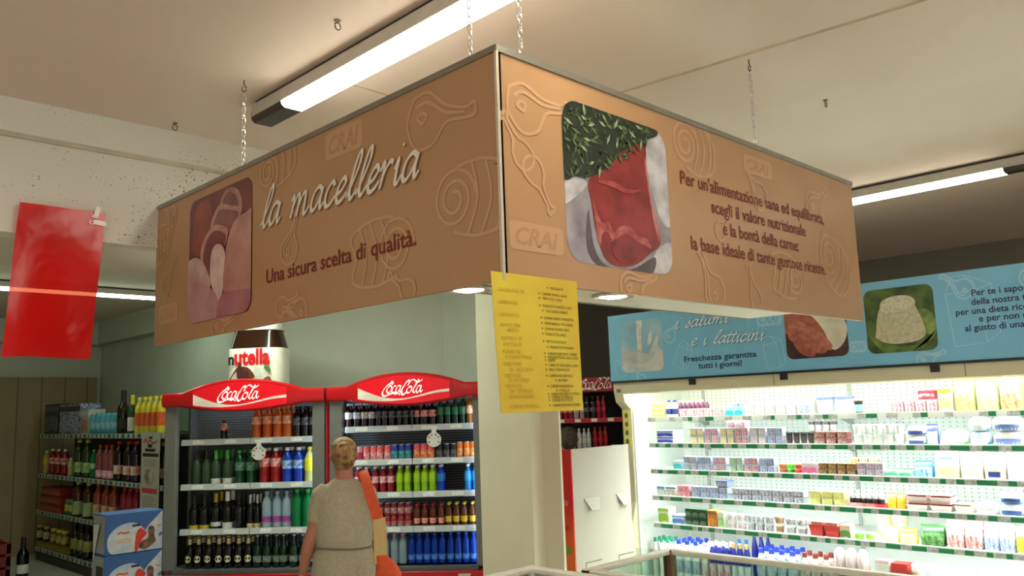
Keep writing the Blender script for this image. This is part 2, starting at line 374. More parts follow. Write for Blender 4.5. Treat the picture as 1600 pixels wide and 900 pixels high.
# left face
m = MB()
roulade(m, 2.27, .275, .1, .24, -.12); roulade(m, 1.97, .18, .1, -.25, .05); haunch(m, 2.18, .56, .19, -.2); roulade(m, 1.12, .625, .075, .2, .15)
haunch(m, 1.30, .30, .12, 1.1); roulade(m, .12, .52, .08, -.16, .3); drum(m, .15, .30, .13, .9); drum(m, 1.25, .06, .11, .2); haunch(m, .72, .04, .12, .1)
haunch(m, 1.35, .03, .1, 2.9); drum(m, 2.02, .035, .1, 2.6); haunch(m, .17, .63, .1, 2.5)
store_mark(m, 1.55, .565, 1.79, .672); store_mark(m, .05, .10, .27, .19)
obj('printed_pattern', trimmed(m, .004, .004, W_-.006, H_-.01), pat, pl, smooth=False)
obj('store_name', join(store_word(1.55, .565, 1.79, .672), store_word(.05, .10, .27, .19)), brown, pl, smooth=False)
xh = .085
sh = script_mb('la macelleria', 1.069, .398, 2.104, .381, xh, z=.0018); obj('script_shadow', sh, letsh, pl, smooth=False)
obj('script_lettering', script_mb('la macelleria', 1.065, .402, 2.10, .385, xh, z=.003), letw, pl, smooth=False)
obj('lettering', text_mb('Una sicura scelta di qualità.', 1.114, .166, .966, .056, .016, 0, .002), ink, pl, smooth=False)
# chicken picture
def art(parent, name, polys, z0=.001):
    root = None
    for i, (nm, poly, mt) in enumerate(polys):
        o = obj(nm, MB().prism(poly, z0+i*.0004-.0003, z0+i*.0004), mt, root or parent, smooth=False)
        root = root or o
cx = (.386, .070, .992, .645)
cl = lambda pts: rclip(bez(pts, 6, True), cx, .06)
art(pl, 'photo', [
 ('photo_print', rrect(*cx, .06), K((124, 52, 46), .3, rgb2=(88, 36, 34), scale=5)),
 ('photo_print', cl([(.45, .6), (.58, .62), (.62, .5), (.52, .38), (.42, .42)]), K((150, 66, 50), .3, rgb2=(120, 48, 42), scale=7)),
 ('photo_print', cl([(.70,.57),(.76,.635),(.86,.61),(.9,.55),(.88,.51)]), K((196, 150, 136), .3, rgb2=(150, 96, 88), scale=9)),
 ('photo_print', cl([(.725,.57),(.77,.615),(.84,.59),(.87,.55),(.85,.52)]), K((140, 84, 78), .3, rgb2=(118, 64, 60), scale=9)),
 ('photo_print', cl([(.61,.50),(.69,.575),(.80,.55),(.9,.52),(.86,.47),(.80,.44),(.65,.47)]), K((204, 156, 140), .3, rgb2=(168, 112, 100), scale=9)),
 ('photo_print', cl([(.635,.495),(.70,.55),(.80,.53),(.875,.505),(.84,.46),(.78,.43),(.66,.45)]), K((150, 92, 84), .3, rgb2=(124, 70, 66), scale=9)),
 ('photo_print', cl([(.51,.38),(.56,.455),(.65,.49),(.76,.46),(.775,.42),(.74,.38),(.65,.40),(.60,.35),(.59,.26),(.54,.28)]), K((206, 160, 146), .3, rgb2=(172, 118, 108), scale=9)),
 ('photo_print', cl([(.54,.37),(.58,.435),(.65,.465),(.74,.44),(.76,.41),(.70,.33),(.60,.22),(.56,.27)]), K((138, 80, 74), .3, rgb2=(112, 60, 58), scale=9)),
 ('photo_print', cl([(.62,.36),(.675,.40),(.75,.36),(.75,.25),(.735,.18),(.70,.14),(.62,.24)]), K((222, 202, 190), .3, rgb2=(200, 172, 160), scale=9)),
 ('photo_print', cl([(.33,.33),(.42,.37),(.50,.36),(.57,.31),(.62,.22),(.5,.2),(.36,.24)]), K((206, 176, 166), .3, rgb2=(180, 144, 136), scale=9)),
 ('photo_print', cl([(1.05,.47),(.93,.49),(.84,.47),(.78,.40),(.752,.30),(.745,.19),(.80,.13),(1.05,.1)]), K((196, 152, 138), .3, rgb2=(172, 120, 110), scale=6)),
 ('photo_print', cl([(.34,.24),(.46,.26),(.60,.22),(.68,.17),(.71,.11),(.68,.04),(.34,.04)]), K((196, 150, 148), .3, rgb2=(172, 122, 124), scale=6)),
 ('photo_print', cl([(.69,.12),(.74,.17),(.80,.175),(1.02,.15),(1.02,.03),(.72,.03)]), K((178, 122, 126), .3, rgb2=(152, 96, 104), scale=6)),
])
# right face
m = MB()
haunch(m, .15, .545, .16, .15); drum(m, .15, .33, .12, -1.0); drum(m, .09, .40, .12, 2.2); roulade(m, .98, .60, .09, .18, -.1)
haunch(m, 1.1, .07, .14, 2.0); roulade(m, 1.78, .15, .085, -.2, -.1); roulade(m, 2.14, .29, .11, .2, -.55); haunch(m, 2.05, .53, .15, .5)
drum(m, 1.42, .06, .12, 1.9); haunch(m, .62, .03, .12, .3); drum(m, 1.2, .3, .1, .8); haunch(m, 1.5, .5, .12, 2.2)
store_mark(m, .028, .094, .263, .180); store_mark(m, 1.405, .568, 1.645, .648)
obj('printed_pattern', trimmed(m, .006, .004, W_-.004, H_-.01), pat, pr, smooth=False)
obj('store_name', join(store_word(.028, .094, .263, .180), store_word(1.405, .568, 1.645, .648)), brown, pr, smooth=False)
for body, a, b, v in (("Per un'alimentazione sana ed equilibrata,", .931, 2.118, .438), ('scegli il valore nutrizionale', 1.133, 1.918, .357), ('e la bontà della carne:', 1.208, 1.836, .279), ('la base ideale di tante gustose ricette.', .974, 2.087, .196)):
    obj('lettering', text_mb(body, a, v, b-a, .051, .016, 0, .002), ink, pr, smooth=False)
sx = (.280, .083, .846, .612)
cl = lambda pts, n=6: rclip(bez(pts, n, True), sx, .07)
paper1 = K((168, 162, 166), .4, rgb2=(122, 114, 120), scale=8); paper2 = K((206, 202, 204), .4, rgb2=(160, 154, 158), scale=12)
art(pr, 'photo', [
 ('photo_print', rrect(*sx, .07), paper1),
 ('photo_print', cl([(.27,.30),(.30,.36),(.39,.35),(.34,.30),(.27,.26)]), paper2),
 ('photo_print', cl([(.70,.60),(.78,.63),(.87,.60),(.87,.3),(.80,.27),(.74,.4)]), paper2),
 ('photo_print', cl([(.72,.11),(.76,.17),(.85,.2),(.85,.07),(.73,.07)]), paper2),
 ('photo_print', cl([(.39,.26),(.41,.14),(.47,.085),(.60,.085),(.74,.14),(.70,.07),(.5,.06),(.38,.12)]), K((78, 66, 70), .4, rgb2=(104, 92, 98), scale=8)),
 ('photo_print', cl([(.400,.36),(.50,.43),(.616,.52),(.714,.556),(.722,.463),(.735,.356),(.772,.25),(.775,.19),(.719,.155),(.628,.105),(.53,.088),(.461,.112),(.425,.19),(.408,.28)]), K((150, 46, 46), .35, rgb2=(118, 32, 34), scale=10)),
 ('photo_print', cl([(.412,.30),(.43,.26),(.455,.225),(.49,.232),(.515,.20),(.55,.225),(.60,.232),(.65,.205),(.70,.20),(.72,.17),(.69,.175),(.64,.185),(.59,.205),(.55,.195),(.51,.165),(.485,.195),(.455,.19),(.44,.15),(.425,.19),(.418,.25)]), K((186, 106, 100), .4, rgb2=(150, 56, 56), scale=26)),
 ('photo_print', cl([(.712,.50),(.722,.46),(.733,.36),(.77,.25),(.772,.20),(.755,.22),(.735,.30),(.722,.38),(.712,.45)]), K((196, 124, 116), .4, rgb2=(160, 70, 68), scale=26)),
 ('photo_print', cl([(.50,.165),(.55,.19),(.60,.20),(.64,.17),(.63,.12),(.56,.10),(.51,.12)]), K((104, 26, 30), .35, rgb2=(140, 44, 46), scale=14)),
 ('photo_print', cl([(.44,.36),(.52,.375),(.60,.36),(.68,.372),(.60,.345),(.52,.355)]), K((170, 74, 72), .4, rgb2=(146, 44, 46), scale=30)),
 ('photo_print', cl([(.27,.63),(.27,.36),(.33,.36),(.40,.37),(.50,.42),(.58,.49),(.70,.55),(.80,.60),(.7,.64)]), K((38, 50, 34), .4, rgb2=(24, 32, 22), scale=14)),
])
for mt, n, sd in ((K((58, 78, 46), .4), 120, 1), (K((92, 112, 72), .4), 70, 2), (K((152, 164, 128), .4), 26, 3)):
    R_ = random.Random(sd); m = MB()
    for k in range(n):
        x = .285+.46*R_.random(); y = .36+.245*R_.random()
        if y < .345+.50*(max(0, x-.38))*1.15: continue
        a = R_.choice([.7, 2.2, -.4, 1.4, 2.9])+R_.uniform(-.4, .4); l = R_.uniform(.025, .05); wd = .006
        c, s_ = math.cos(a), math.sin(a)
        pg = rclip([(x-c*l/2, y-s_*l/2), (x+s_*wd, y-c*wd), (x+c*l/2, y+s_*l/2), (x-s_*wd, y+c*wd)], sx, .07)
        if len(pg) > 2: m.add([(px, py, .0062+.0004*sd) for px, py in pg], [tuple(range(len(pg)))])
    obj('herb_leaves', m, mt, pr, smooth=False)

# chains and ceiling hooks
def chain(x, y, label):
    r = thing('hanging_chain', label, 'chain', (x, y, 2.80), 0, 'chains of the butcher sign')
    top = CEIL-2.80; ln = .036; n = int((top-.05)/(ln*.72)); wire = K((204, 200, 190), .3, .8)
    m = MB()
    for k in range(n):
        z = .012+k*ln*.72; a = k % 2
        pts = []
        for j in range(13):
            t = 2*PI*j/12; h, v = .0075*math.cos(t), ln/2*math.sin(t); pts.append((h*(1-a), h*a, z+v))
        m.tube(pts, .0022, 5)
    obj('chain_links', m, wire, r)
    obj('hook', MB().tube([(0, 0, top), (0, 0, top-.02), (.010, 0, top-.030), (.010, 0, top-.045), (0, 0, top-.053), (-.010, 0, top-.045), (-.008, 0, top-.032)], .003, 6), K((96, 84, 66), .5, .5), r)
chain(1.645, 3.255, 'metal chain at the far left of the brown sign'); chain(1.645, 1.79, 'metal chain just left of the brown sign corner')
chain(1.755, 1.68, 'metal chain just right of the brown sign corner'); chain(3.18, 1.68, 'metal chain near the right end of the steak panel')
for x, y, lb in ((1.64, 2.512, 'empty ceiling hook above the long batten light'), (1.64, 3.962, 'empty ceiling hook close to the concrete beam'), (3.925, 1.68, 'empty ceiling hook on the ceiling at right of the brown sign')):
    r = thing('ceiling_hook', lb, 'hook', (x, y, CEIL))
    obj('screw_plate', MB().lathe([(.012, -.004), (.012, 0)], 12), K((120, 106, 84), .5), r)
    obj('ring', MB().tube([(0, 0, -.004)]+[(.012*math.sin(t*PI/6), 0, -.024+.014*math.cos(t*PI/6)) for t in range(13)], .0026, 6), K((96, 84, 66), .5, .5), r)

# canopy board with its two spotlights
r = thing('canopy_board', 'white board hung inside the brown sign, holding two spotlights', 'canopy', (1.66, 1.70, 2.13))
obj('board', MB().box(0, 1.93, 0, .30, 0, .03), K((236, 230, 210), .5, var=.03), r, smooth=False)
obj('edge_strip', MB().box(0, 1.93, .30, .306, -.004, .034), K((150, 142, 120), .5), r, smooth=False)
for x, y, lb, e in ((2.30, 1.80, 'round spotlight lit under the canopy near the yellow list', 9), (1.745, 1.94, 'small spotlight lit under the left end of the canopy', 6)):
    r = thing('spotlight', lb, 'spotlight', (x, y, 2.13), 0, 'canopy spotlights')
    obj('ring', MB().lathe([(.045, 0), (.075, 0), (.078, -.006), (.070, -.012), (.052, -.008), (.045, 0)], 28), K((200, 196, 184), .25, .8), r)
    obj('lamp_glass', MB().lathe([(.0, -.003), (.046, -.003), (.048, -.009), (.03, -.013), (0, -.014)], 24), LAMP((255, 244, 214), e), r)

# handwritten yellow list
yl = K((222, 200, 56), .6, rgb2=(214, 180, 50), scale=4)
r = basis(thing('paper_list', 'yellow handwritten paper list hanging under the brown sign corner', 'paper'), (1, 0, 0), (0, 0, 1), (0, -1, 0), (1.582, 1.664, 1.735))
def curl(v): return Vector((v.x+.012*(1-v.y/.38), v.y, v.z+.022*math.sin(v.x*8.2+.5)*(1-v.y/.40)))
m = MB(); nx, ny = 16, 12
for s_, z in ((1, 0), (-1, -.0012)):
    vs = [curl(Vector((.366*i/nx, .395*j/ny, z))) for j in range(ny+1) for i in range(nx+1)]
    m.add(vs, [((j*(nx+1)+i), (j*(nx+1)+i+1), ((j+1)*(nx+1)+i+1), ((j+1)*(nx+1)+i))[::s_] for j in range(ny) for i in range(nx)])
obj('sheet', m, yl, r)
blk = K((60, 58, 20), .6); org = K((204, 164, 40), .6)
rows = [(.360, 'MACINATI', .24), (.341, 'CARNE SUINO, SALE', .2), (.327, 'TRITATO, SALE', .2), (.305, 'PANCETTA MANZO, SALE', .2), (.290, 'TACCHINO, SUINO', .21), (.269, 'CARNE SUINO, PANCETTA', .2), (.253, 'MORTADELLA, TACCHINO', .2), (.237, 'CARNE SUINO, SALE', .2), (.221, 'PANCETTA, SALE', .2), (.199, 'PETTO DI POLLO', .2), (.183, 'PANCETTA DI SUINO', .215),
        (.164, 'CARNE DI BOVINO, CARNE', .2), (.153, 'PANGRATTATO, SALE, UOVA', .2), (.144, 'PEPE', .2), (.130, 'CARNE DI TACCHINO, SUINO', .2), (.117, 'SALE, FORMAGGIO', .2), (.099, 'CARNE MACINATA DI', .2), (.086, 'BOVINO', .24), (.069, 'CARNE MACINATA DI', .2), (.056, 'VITELLO', .24), (.046, 'CARNE MACINATA DI VITELLO', .2), (.037, 'CARNE DI VITELLO', .2), (.028, 'CARNE DI VITELLO', .2), (.013, 'CARNE DI BOVINO E SUINO', .2)]
m = MB()
for v, t, u in rows:
    t_ = text_mb(t, u, v, min(.150, .0062*len(t)+.01), .0078, .0, .15, .0012); m.add(t_.v, t_.f)
    m.box(u-.014, u-.010, v+.002, v+.006, .0008, .0012)
obj('handwriting', m.map(curl), blk, r, smooth=False)
m = MB()
for v, t, u in [(.340, 'SALSICCIA FR.', .02), (.305, 'HAMBURGER', .02), (.269, 'COTOLETTA', .02), (.240, 'INVOLTINI', .02), (.226, 'MISTI', .045), (.203, 'ROTOLO DI', .02), (.186, 'DI POLLO', .025), (.165, 'POLPETTE', .02), (.150, 'E POLPETTONE', .03), (.131, 'SPIEDINO', .02), (.115, 'DI TACCHINO', .04), (.098, 'TRITATO', .02), (.086, 'DI BOVINO', .035), (.069, 'TRITATO', .02), (.055, 'DI VITELLO', .035), (.040, 'DI MACINATO', .03), (.012, 'CARNE TRITATA', .03)]:
    t_ = text_mb(t, u, v, .0085*len(t), .010, .004, .15, .0012); m.add(t_.v, t_.f)
obj('handwriting', m.map(curl), org, r, smooth=False)

# red banner taped to the beam
def BANNER():
    m = bpy.data.materials.new('banner'); m.use_nodes = True; nt = m.node_tree; b = nt.nodes['Principled BSDF']; o = nt.nodes['Material Output']
    b.inputs['Base Color'].default_value = (*lin((226, 16, 12)), 1); b.inputs['Roughness'].default_value = .18; b.inputs['Specular IOR Level'].default_value = .3
    tr = nt.nodes.new('ShaderNodeBsdfTranslucent'); tr.inputs[0].default_value = (*lin((240, 24, 16)), 1)
    tp = nt.nodes.new('ShaderNodeBsdfTransparent'); tp.inputs[0].default_value = (*lin((255, 140, 110)), 1)
    nz = nt.nodes.new('ShaderNodeTexNoise'); nz.inputs['Scale'].default_value = 3; bp = nt.nodes.new('ShaderNodeBump'); bp.inputs['Strength'].default_value = .25; bp.inputs['Distance'].default_value = .02
    m1 = nt.nodes.new('ShaderNodeMixShader'); m2 = nt.nodes.new('ShaderNodeMixShader'); m1.inputs[0].default_value = .35; m2.inputs[0].default_value = .05
    L = nt.links; L.new(nz.outputs['Fac'], bp.inputs['Height']); L.new(bp.outputs['Normal'], b.inputs['Normal'])
    L.new(b.outputs[0], m1.inputs[1]); L.new(tr.outputs[0], m1.inputs[2]); L.new(m1.outputs[0], m2.inputs[1]); L.new(tp.outputs[0], m2.inputs[2]); L.new(m2.outputs[0], o.inputs[0])
    return m
r = basis(thing('banner', 'plain glossy red plastic banner taped to the concrete beam', 'banner'), (1, 0, 0), (0, 0, 1), (0, -1, 0), (.93, 4.10, 2.043))
m = MB(); nx, ny = 20, 24
for j in range(ny+1):
    for i in range(nx+1):
        u = i/nx; v = j/ny
        m.v.append((.037+.361*u+.055*(v-.02)*(1-u)*.8+.045*v*u, .692*v+.004*math.sin(u*5)*(1-v), .010*math.sin(u*6+1)*(1-v)+.006*math.sin(v*7+u*3)))
m.f = [((j*(nx+1)+i), (j*(nx+1)+i+1), ((j+1)*(nx+1)+i+1), ((j+1)*(nx+1)+i)) for j in range(ny) for i in range(nx)]; m.mi = [0]*len(m.f)
obj('sheet', m, BANNER(), r)
tape = K((236, 230, 214), .3)
for nm, (x, y, a, l) in (('tape', (.405, .690, 1.25, .055)), ('tape', (.42, .640, -.1, .06))):
    c, s_ = math.cos(a)*l/2, math.sin(a)*l/2; d = .011
    obj(nm, MB().prism([(x-c-s_*d/l*2, y-s_+c*d/l*2), (x+c-s_*d/l*2, y+s_+c*d/l*2), (x+c+s_*d/l*2, y+s_-c*d/l*2), (x-c+s_*d/l*2, y-s_-c*d/l*2)], .008, .0086), tape, r, smooth=False)
for k, (x, y) in enumerate(((.392, .668), (.382, .637))):
    obj('eyelet', MB().ribbon([(x+.010*math.cos(t), y+.007*math.sin(t)) for t in [PI*2*j/12 for j in range(13)]], .004, .010), tape, r, smooth=False)

# ================================================================== THE BLUE DAIRY SIGN
blue = K((124, 190, 224), .4, var=.05, scale=5); bpat = K((158, 208, 232), .45, var=.04); navy = K((22, 40, 84), .5); wl = K((240, 246, 248), .5, var=.03); wsh = K((70, 130, 168), .5)
r = thing('hanging_sign', 'blue sign with milk, cheese-making and ricotta pictures above the dairy case', 'sign'); basis(r, (0, -1, 0), (0, 0, 1), (-1, 0, 0), (5.462, 4.344, 1.93))
HD = .545
p = obj('sign_panel', MB().box(0, 4.3, 0, HD, -.02, 0), blue, r, smooth=False)
obj('edge_trim', MB().box(-.005, 4.3, -.012, .004, -.024, .003), K((28, 34, 40), .5), r, smooth=False)
for u in (.75, 1.5, 2.5, 3.4): obj('bracket', MB().box(u, u+.05, -.055, -.008, -.022, -.004), K((28, 34, 40), .5), r, smooth=False)
m = MB()
def carton(m, x, y, s, ang, wd=.006):
    ca, sa = math.cos(ang), math.sin(ang); T = lambda a, b: (x+(a*ca-b*sa)*s, y+(a*sa+b*ca)*s)
    for pl_ in ([(0,0),(.45,0),(.45,.8),(.3,1.05),(.12,1.05),(0,.8),(0,0)], [(0,.8),(.45,.8)], [(.45,0),(.65,.12),(.65,.85),(.3,1.05)], [(.45,.8),(.65,.85)]): m.ribbon([T(*q) for q in pl_], wd)
carton(m, .08, .02, .14, .3); carton(m, .62, .1, .2, -.4); carton(m, 1.42, .02, .22, .15); carton(m, 2.66, .09, .40, .08); haunch(m, .62, .35, .11, .8); haunch(m, 2.72, .45, .12, 2.4)
haunch(m, 2.5, .03, .1, .3); roulade(m, 3.1, .45, .07, .15, .4); haunch(m, .3, .02, .09, 2); carton(m, 1.28, .3, .18, -.2); haunch(m, 3.6, .2, .15, .4); carton(m, 3.9, .2, .25, .3)
store_mark(m, 2.017, .098, 2.125, .172); store_mark(m, 1.36, .33, 1.55, .43)
obj('printed_pattern', trimmed(m, .004, .004, 4.296, HD-.004), bpat, p, smooth=False)
obj('store_name', join(store_word(2.017, .098, 2.125, .172), store_word(1.36, .33, 1.55, .43)), blue, p, smooth=False)
for wd, a, va, b, vb in (('i salumi', .66, .380, 1.13, .388), ('e i latticini', .792, .240, 1.405, .236)):
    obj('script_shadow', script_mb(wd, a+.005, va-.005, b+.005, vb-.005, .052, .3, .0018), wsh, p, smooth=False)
    obj('script_lettering', script_mb(wd, a, va, b, vb, .052, .3, .003), wl, p, smooth=False)
obj('lettering', text_mb('Freschezza garantita', .727, .120, .611, .042, .014, 0, .002), navy, p, smooth=False)
obj('lettering', text_mb('tutti i giorni!', .848, .062, .368, .042, .014, 0, .002), navy, p, smooth=False)
for t, u, v in (('Per te i sapori', 2.782, .386), ('della nostra tradizione', 2.775, .331), ('per una dieta ricca', 2.683, .277), ('e per non rinunciare', 2.807, .228), ('al gusto di una buona', 2.724, .177)):
    obj('lettering', text_mb(t, u, v, None, .038, .014, 0, .002), navy, p, smooth=False)
# milk splash
bx = (.125, .067, .535, .482); cl = lambda pts, n=6: rclip(bez(pts, n, True), bx, .05)
art(p, 'photo', [
 ('photo_print', rrect(*bx, .05), K((168, 200, 214), .35, rgb2=(124, 176, 204), scale=4)),
 ('photo_print', cl([(.1,.24),(.17,.27),(.22,.2),(.28,.22),(.37,.2),(.42,.24),(.47,.33),(.5,.34),(.49,.26),(.55,.2),(.55,.05),(.1,.05)]), K((216, 216, 210), .35, rgb2=(188, 188, 184), scale=7)),
 ('photo_print', cl([(.29,.5),(.345,.5),(.335,.32),(.335,.19),(.30,.18),(.29,.3)]), K((224, 222, 210), .35, rgb2=(176, 176, 168), scale=12)),
 ('photo_print', cl([(.17,.20),(.25,.235),(.38,.21),(.46,.22),(.40,.15),(.28,.13),(.2,.15)]), K((176, 178, 176), .35, rgb2=(200, 200, 196), scale=9)),
 ('photo_print', cl([(.39,.28),(.41,.36),(.44,.38),(.43,.3)]), K((220, 220, 216), .35))])
bx = (1.57, .082, 2.01, .482); cl = lambda pts, n=6: rclip(bez(pts, n, True), bx, .05)
skin = K((186, 112, 92), .4, rgb2=(158, 84, 70), scale=14)
art(p, 'photo', [
 ('photo_print', rrect(*bx, .05), K((52, 38, 36), .35, rgb2=(82, 52, 46), scale=5)),
 ('photo_print', cl([(1.56,.42),(1.72,.41),(1.85,.32),(1.92,.2),(1.90,.13),(1.82,.14),(1.7,.2),(1.56,.28)]), skin),
 ('photo_print', cl([(1.70,.42),(1.78,.36),(1.85,.26),(1.90,.13),(1.98,.17),(2.01,.28),(1.95,.4),(1.85,.45)]), K((232, 226, 206), .4, rgb2=(206, 200, 180), scale=8)),
 ('photo_print', cl([(1.60,.36),(1.72,.32),(1.83,.24),(1.90,.16),(1.86,.13),(1.74,.17),(1.62,.26)]), K((204, 132, 108), .4, rgb2=(176, 100, 82), scale=22)),
 ('photo_print', cl([(1.60,.3),(1.70,.27),(1.80,.19),(1.86,.125),(1.80,.11),(1.70,.16),(1.60,.22)]), K((190, 114, 94), .4, rgb2=(158, 84, 70), scale=22)),
 ('photo_print', cl([(1.62,.22),(1.70,.18),(1.78,.11),(1.74,.09),(1.66,.13)]), K((176, 100, 84), .4, rgb2=(146, 76, 64), scale=22))])
bx = (2.135, .080, 2.565, .493); cl = lambda pts, n=6: rclip(bez(pts, n, True), bx, .05)
art(p, 'photo', [
 ('photo_print', rrect(*bx, .05), K((92, 116, 52), .4, rgb2=(40, 62, 28), scale=9)),
 ('photo_print', cl([(2.40,.3),(2.50,.34),(2.56,.28),(2.56,.18),(2.48,.2)]), K((140, 160, 84), .4, rgb2=(84, 112, 48), scale=14)),
 ('photo_print', cl([(2.15,.2),(2.3,.12),(2.5,.13),(2.56,.2),(2.45,.09),(2.25,.085)]), K((124, 148, 72), .4, rgb2=(70, 98, 40), scale=14)),
 ('photo_print', cl([(2.245,.38),(2.42,.395),(2.455,.36),(2.50,.21),(2.47,.155),(2.38,.135),(2.27,.14),(2.20,.175),(2.195,.21)]), K((206, 198, 168), .45, rgb2=(180, 172, 142), scale=40)),
 ('photo_print', cl([(2.235,.375),(2.26,.42),(2.35,.44),(2.43,.425),(2.455,.38),(2.40,.345),(2.30,.335),(2.25,.345)]), K((222, 216, 192), .45, rgb2=(190, 184, 158), scale=50))])
# ================================================================== DRINKS: bottle and can kinds
def place(o, p, rz=0.0):
    o.location = p; o.rotation_euler = (0, 0, rz); return o
PET = [(0,0),(.022,0),(.031,.006),(.032,.02),(.031,.05),(.0285,.07),(.031,.09),(.0325,.11),(.0325,.15),(.029,.168),(.018,.195),(.0125,.205),(.0125,.214)]
PETBIG = [(0,0),(.026,0),(.031,.006),(.0315,.05),(.030,.06),(.0315,.07),(.0315,.12),(.030,.13),(.0315,.14),(.029,.165),(.017,.19),(.0115,.2),(.0115,.212)]
WINE = [(0,0),(.027,0),(.0295,.004),(.0295,.125),(.027,.142),(.016,.162),(.0115,.178),(.0110,.222),(.0118,.224),(.0118,.228)]
BEER = [(0,0),(.028,0),(.031,.005),(.031,.115),(.027,.135),(.016,.158),(.0125,.175),(.0125,.214),(.0135,.215),(.0135,.22)]
CAN = [(0,.002),(.024,0),(.031,.008),(.0325,.014),(.0325,.104),(.030,.112),(.0255,.116)]
CANTOP = [(.0255,.116),(.0265,.119),(.0265,.121),(.0235,.121),(.0225,.117),(0,.117)]
JAR = [(0,0),(.030,0),(.033,.004),(.033,.085),(.030,.095),(.026,.10)]
CART = 1.0
def band(prof, z0, z1, d=.0006):
    def r_at(z):
        for (a, x), (b, y) in zip(prof, prof[1:]):
            if x <= z <= y and y > x: return a+(b-a)*(z-x)/(y-x)
        return prof[-1][0]
    zs = [z0]+[z for r, z in prof if z0 < z < z1]+[z1]
    return [(r_at(z)+d, z) for z in zs]
PROTO = {}
def make(kind, body, cap, label, cat, name, lz=None, mark=None):
    """one drink: its body mesh, its cap or lid and its label as children"""
    key = (kind, id(body), id(cap), id(label), lz, id(mark))
    if key in PROTO: return dup(PROTO[key])
    if kind == 'can':
        o = obj(name, MB().lathe(CAN, 14), body); obj('lid', MB().lathe(CANTOP, 14), cap, o)
        if label: obj('printed_band', MB().lathe(band(CAN, *(lz or (.03, .08))), 14), label, o)
    elif kind == 'jar':
        o = obj(name, MB().lathe(JAR, 14), body); obj('lid', MB().lathe([(.026, .098), (.031, .098), (.032, .102), (.032, .116), (.030, .119), (0, .119)], 14), cap, o)
        if label: obj('label', MB().lathe(band(JAR, *(lz or (.02, .075))), 14), label, o)
    else:
        prof = dict(pet=PET, big=PETBIG, wine=WINE, beer=BEER)[kind]
        o = obj(name, MB().lathe(prof, 14), body); top = prof[-1][1]
        if kind == 'wine': cp = [(.0122, .175), (.0132, .178), (.0128, .228), (.010, .231), (0, .231)]
        elif kind == 'beer': cp = [(.0135, .214), (.0155, .214), (.0155, .220), (.012, .224), (0, .224)]
        else: cp = [(.0125, .207), (.0150, .207), (.0150, .224), (.0135, .226), (0, .226)]
        obj('cap', MB().lathe(cp, 12), cap, o)
        if label: obj('label', MB().lathe(band(prof, *(lz or dict(pet=(.095, .15), big=(.075, .118), wine=(.03, .08), beer=(.03, .09))[kind])), 14), label, o)
        if mark:
            z0, z1 = .035, .085; rr = .0318
            vs = [(rr*math.sin(a), -rr*math.cos(a), z) for z in (z0, .05, .07, z1) for a in (-.7, -.35, 0, .35, .7)]
            cz = (z0+z1)/2; m = MB(); n = 16
            pts = [(.024*math.cos(2*PI*k/n)/rr, cz+.026*math.sin(2*PI*k/n)) for k in range(n)]
            m.add([(rr*math.sin(a), -rr*math.cos(a), z) for a, z in pts]+[(0, -rr, cz)], [(k, (k+1) % n, n) for k in range(n)])
            obj('label', m, mark, o)
            obj('neck_label', MB().lathe(band(prof, .165, .205, .0008), 12), label or mark, o)
    tag(o, '', cat); PROTO[key] = o
    return o
capw = K((235, 235, 230), .4); capr = K((200, 30, 30), .4); capg = K((60, 160, 60), .4); capy = K((225, 215, 40), .4); capb = K((30, 70, 190), .4); capk = K((30, 28, 28), .4); capp = K((226, 150, 170), .4); gold = K((200, 165, 60), .35, .6); silver = K((200, 202, 205), .3, .8)
L_white = K((232, 230, 222), .5, rgb2=(190, 188, 182), scale=60); L_red = K((205, 24, 36), .4, rgb2=(235, 205, 200), scale=45); L_blk = K((22, 22, 26), .4, rgb2=(120, 122, 126), scale=45)
L_yel = K((226, 200, 60), .5, rgb2=(200, 150, 30), scale=50); L_or = K((236, 120, 40), .4, rgb2=(245, 210, 180), scale=40); L_grn = K((60, 150, 70), .4, rgb2=(200, 220, 190), scale=45); L_blue = K((40, 110, 200), .4, rgb2=(190, 215, 240), scale=45); L_cream = K((216, 204, 160), .5, rgb2=(150, 128, 80), scale=45); L_pink = K((226, 110, 130), .45, rgb2=(240, 215, 215), scale=45)
cola = K((26, 10, 8), .12); orange = K((222, 104, 16), .15, rgb2=(190, 80, 10)); darkgreen = K((14, 60, 34), .1); lime = K((150, 196, 30), .2); green = K((20, 130, 70), .12, trans=.25); clearw = K((176, 200, 214), .08, trans=.35); bluew = K((20, 70, 190), .1, trans=.25); bluedrink = K((16, 60, 176), .15); skyblue = K((30, 130, 216), .15)
redd = K((150, 18, 24), .15); yellowd = K((206, 204, 40), .15); amber = K((150, 90, 20), .12); tea = K((96, 44, 18), .12); black_gl = K((10, 12, 10), .08); pale_gl = K((70, 92, 66), .06, trans=.3); lemon = K((196, 196, 120), .1)
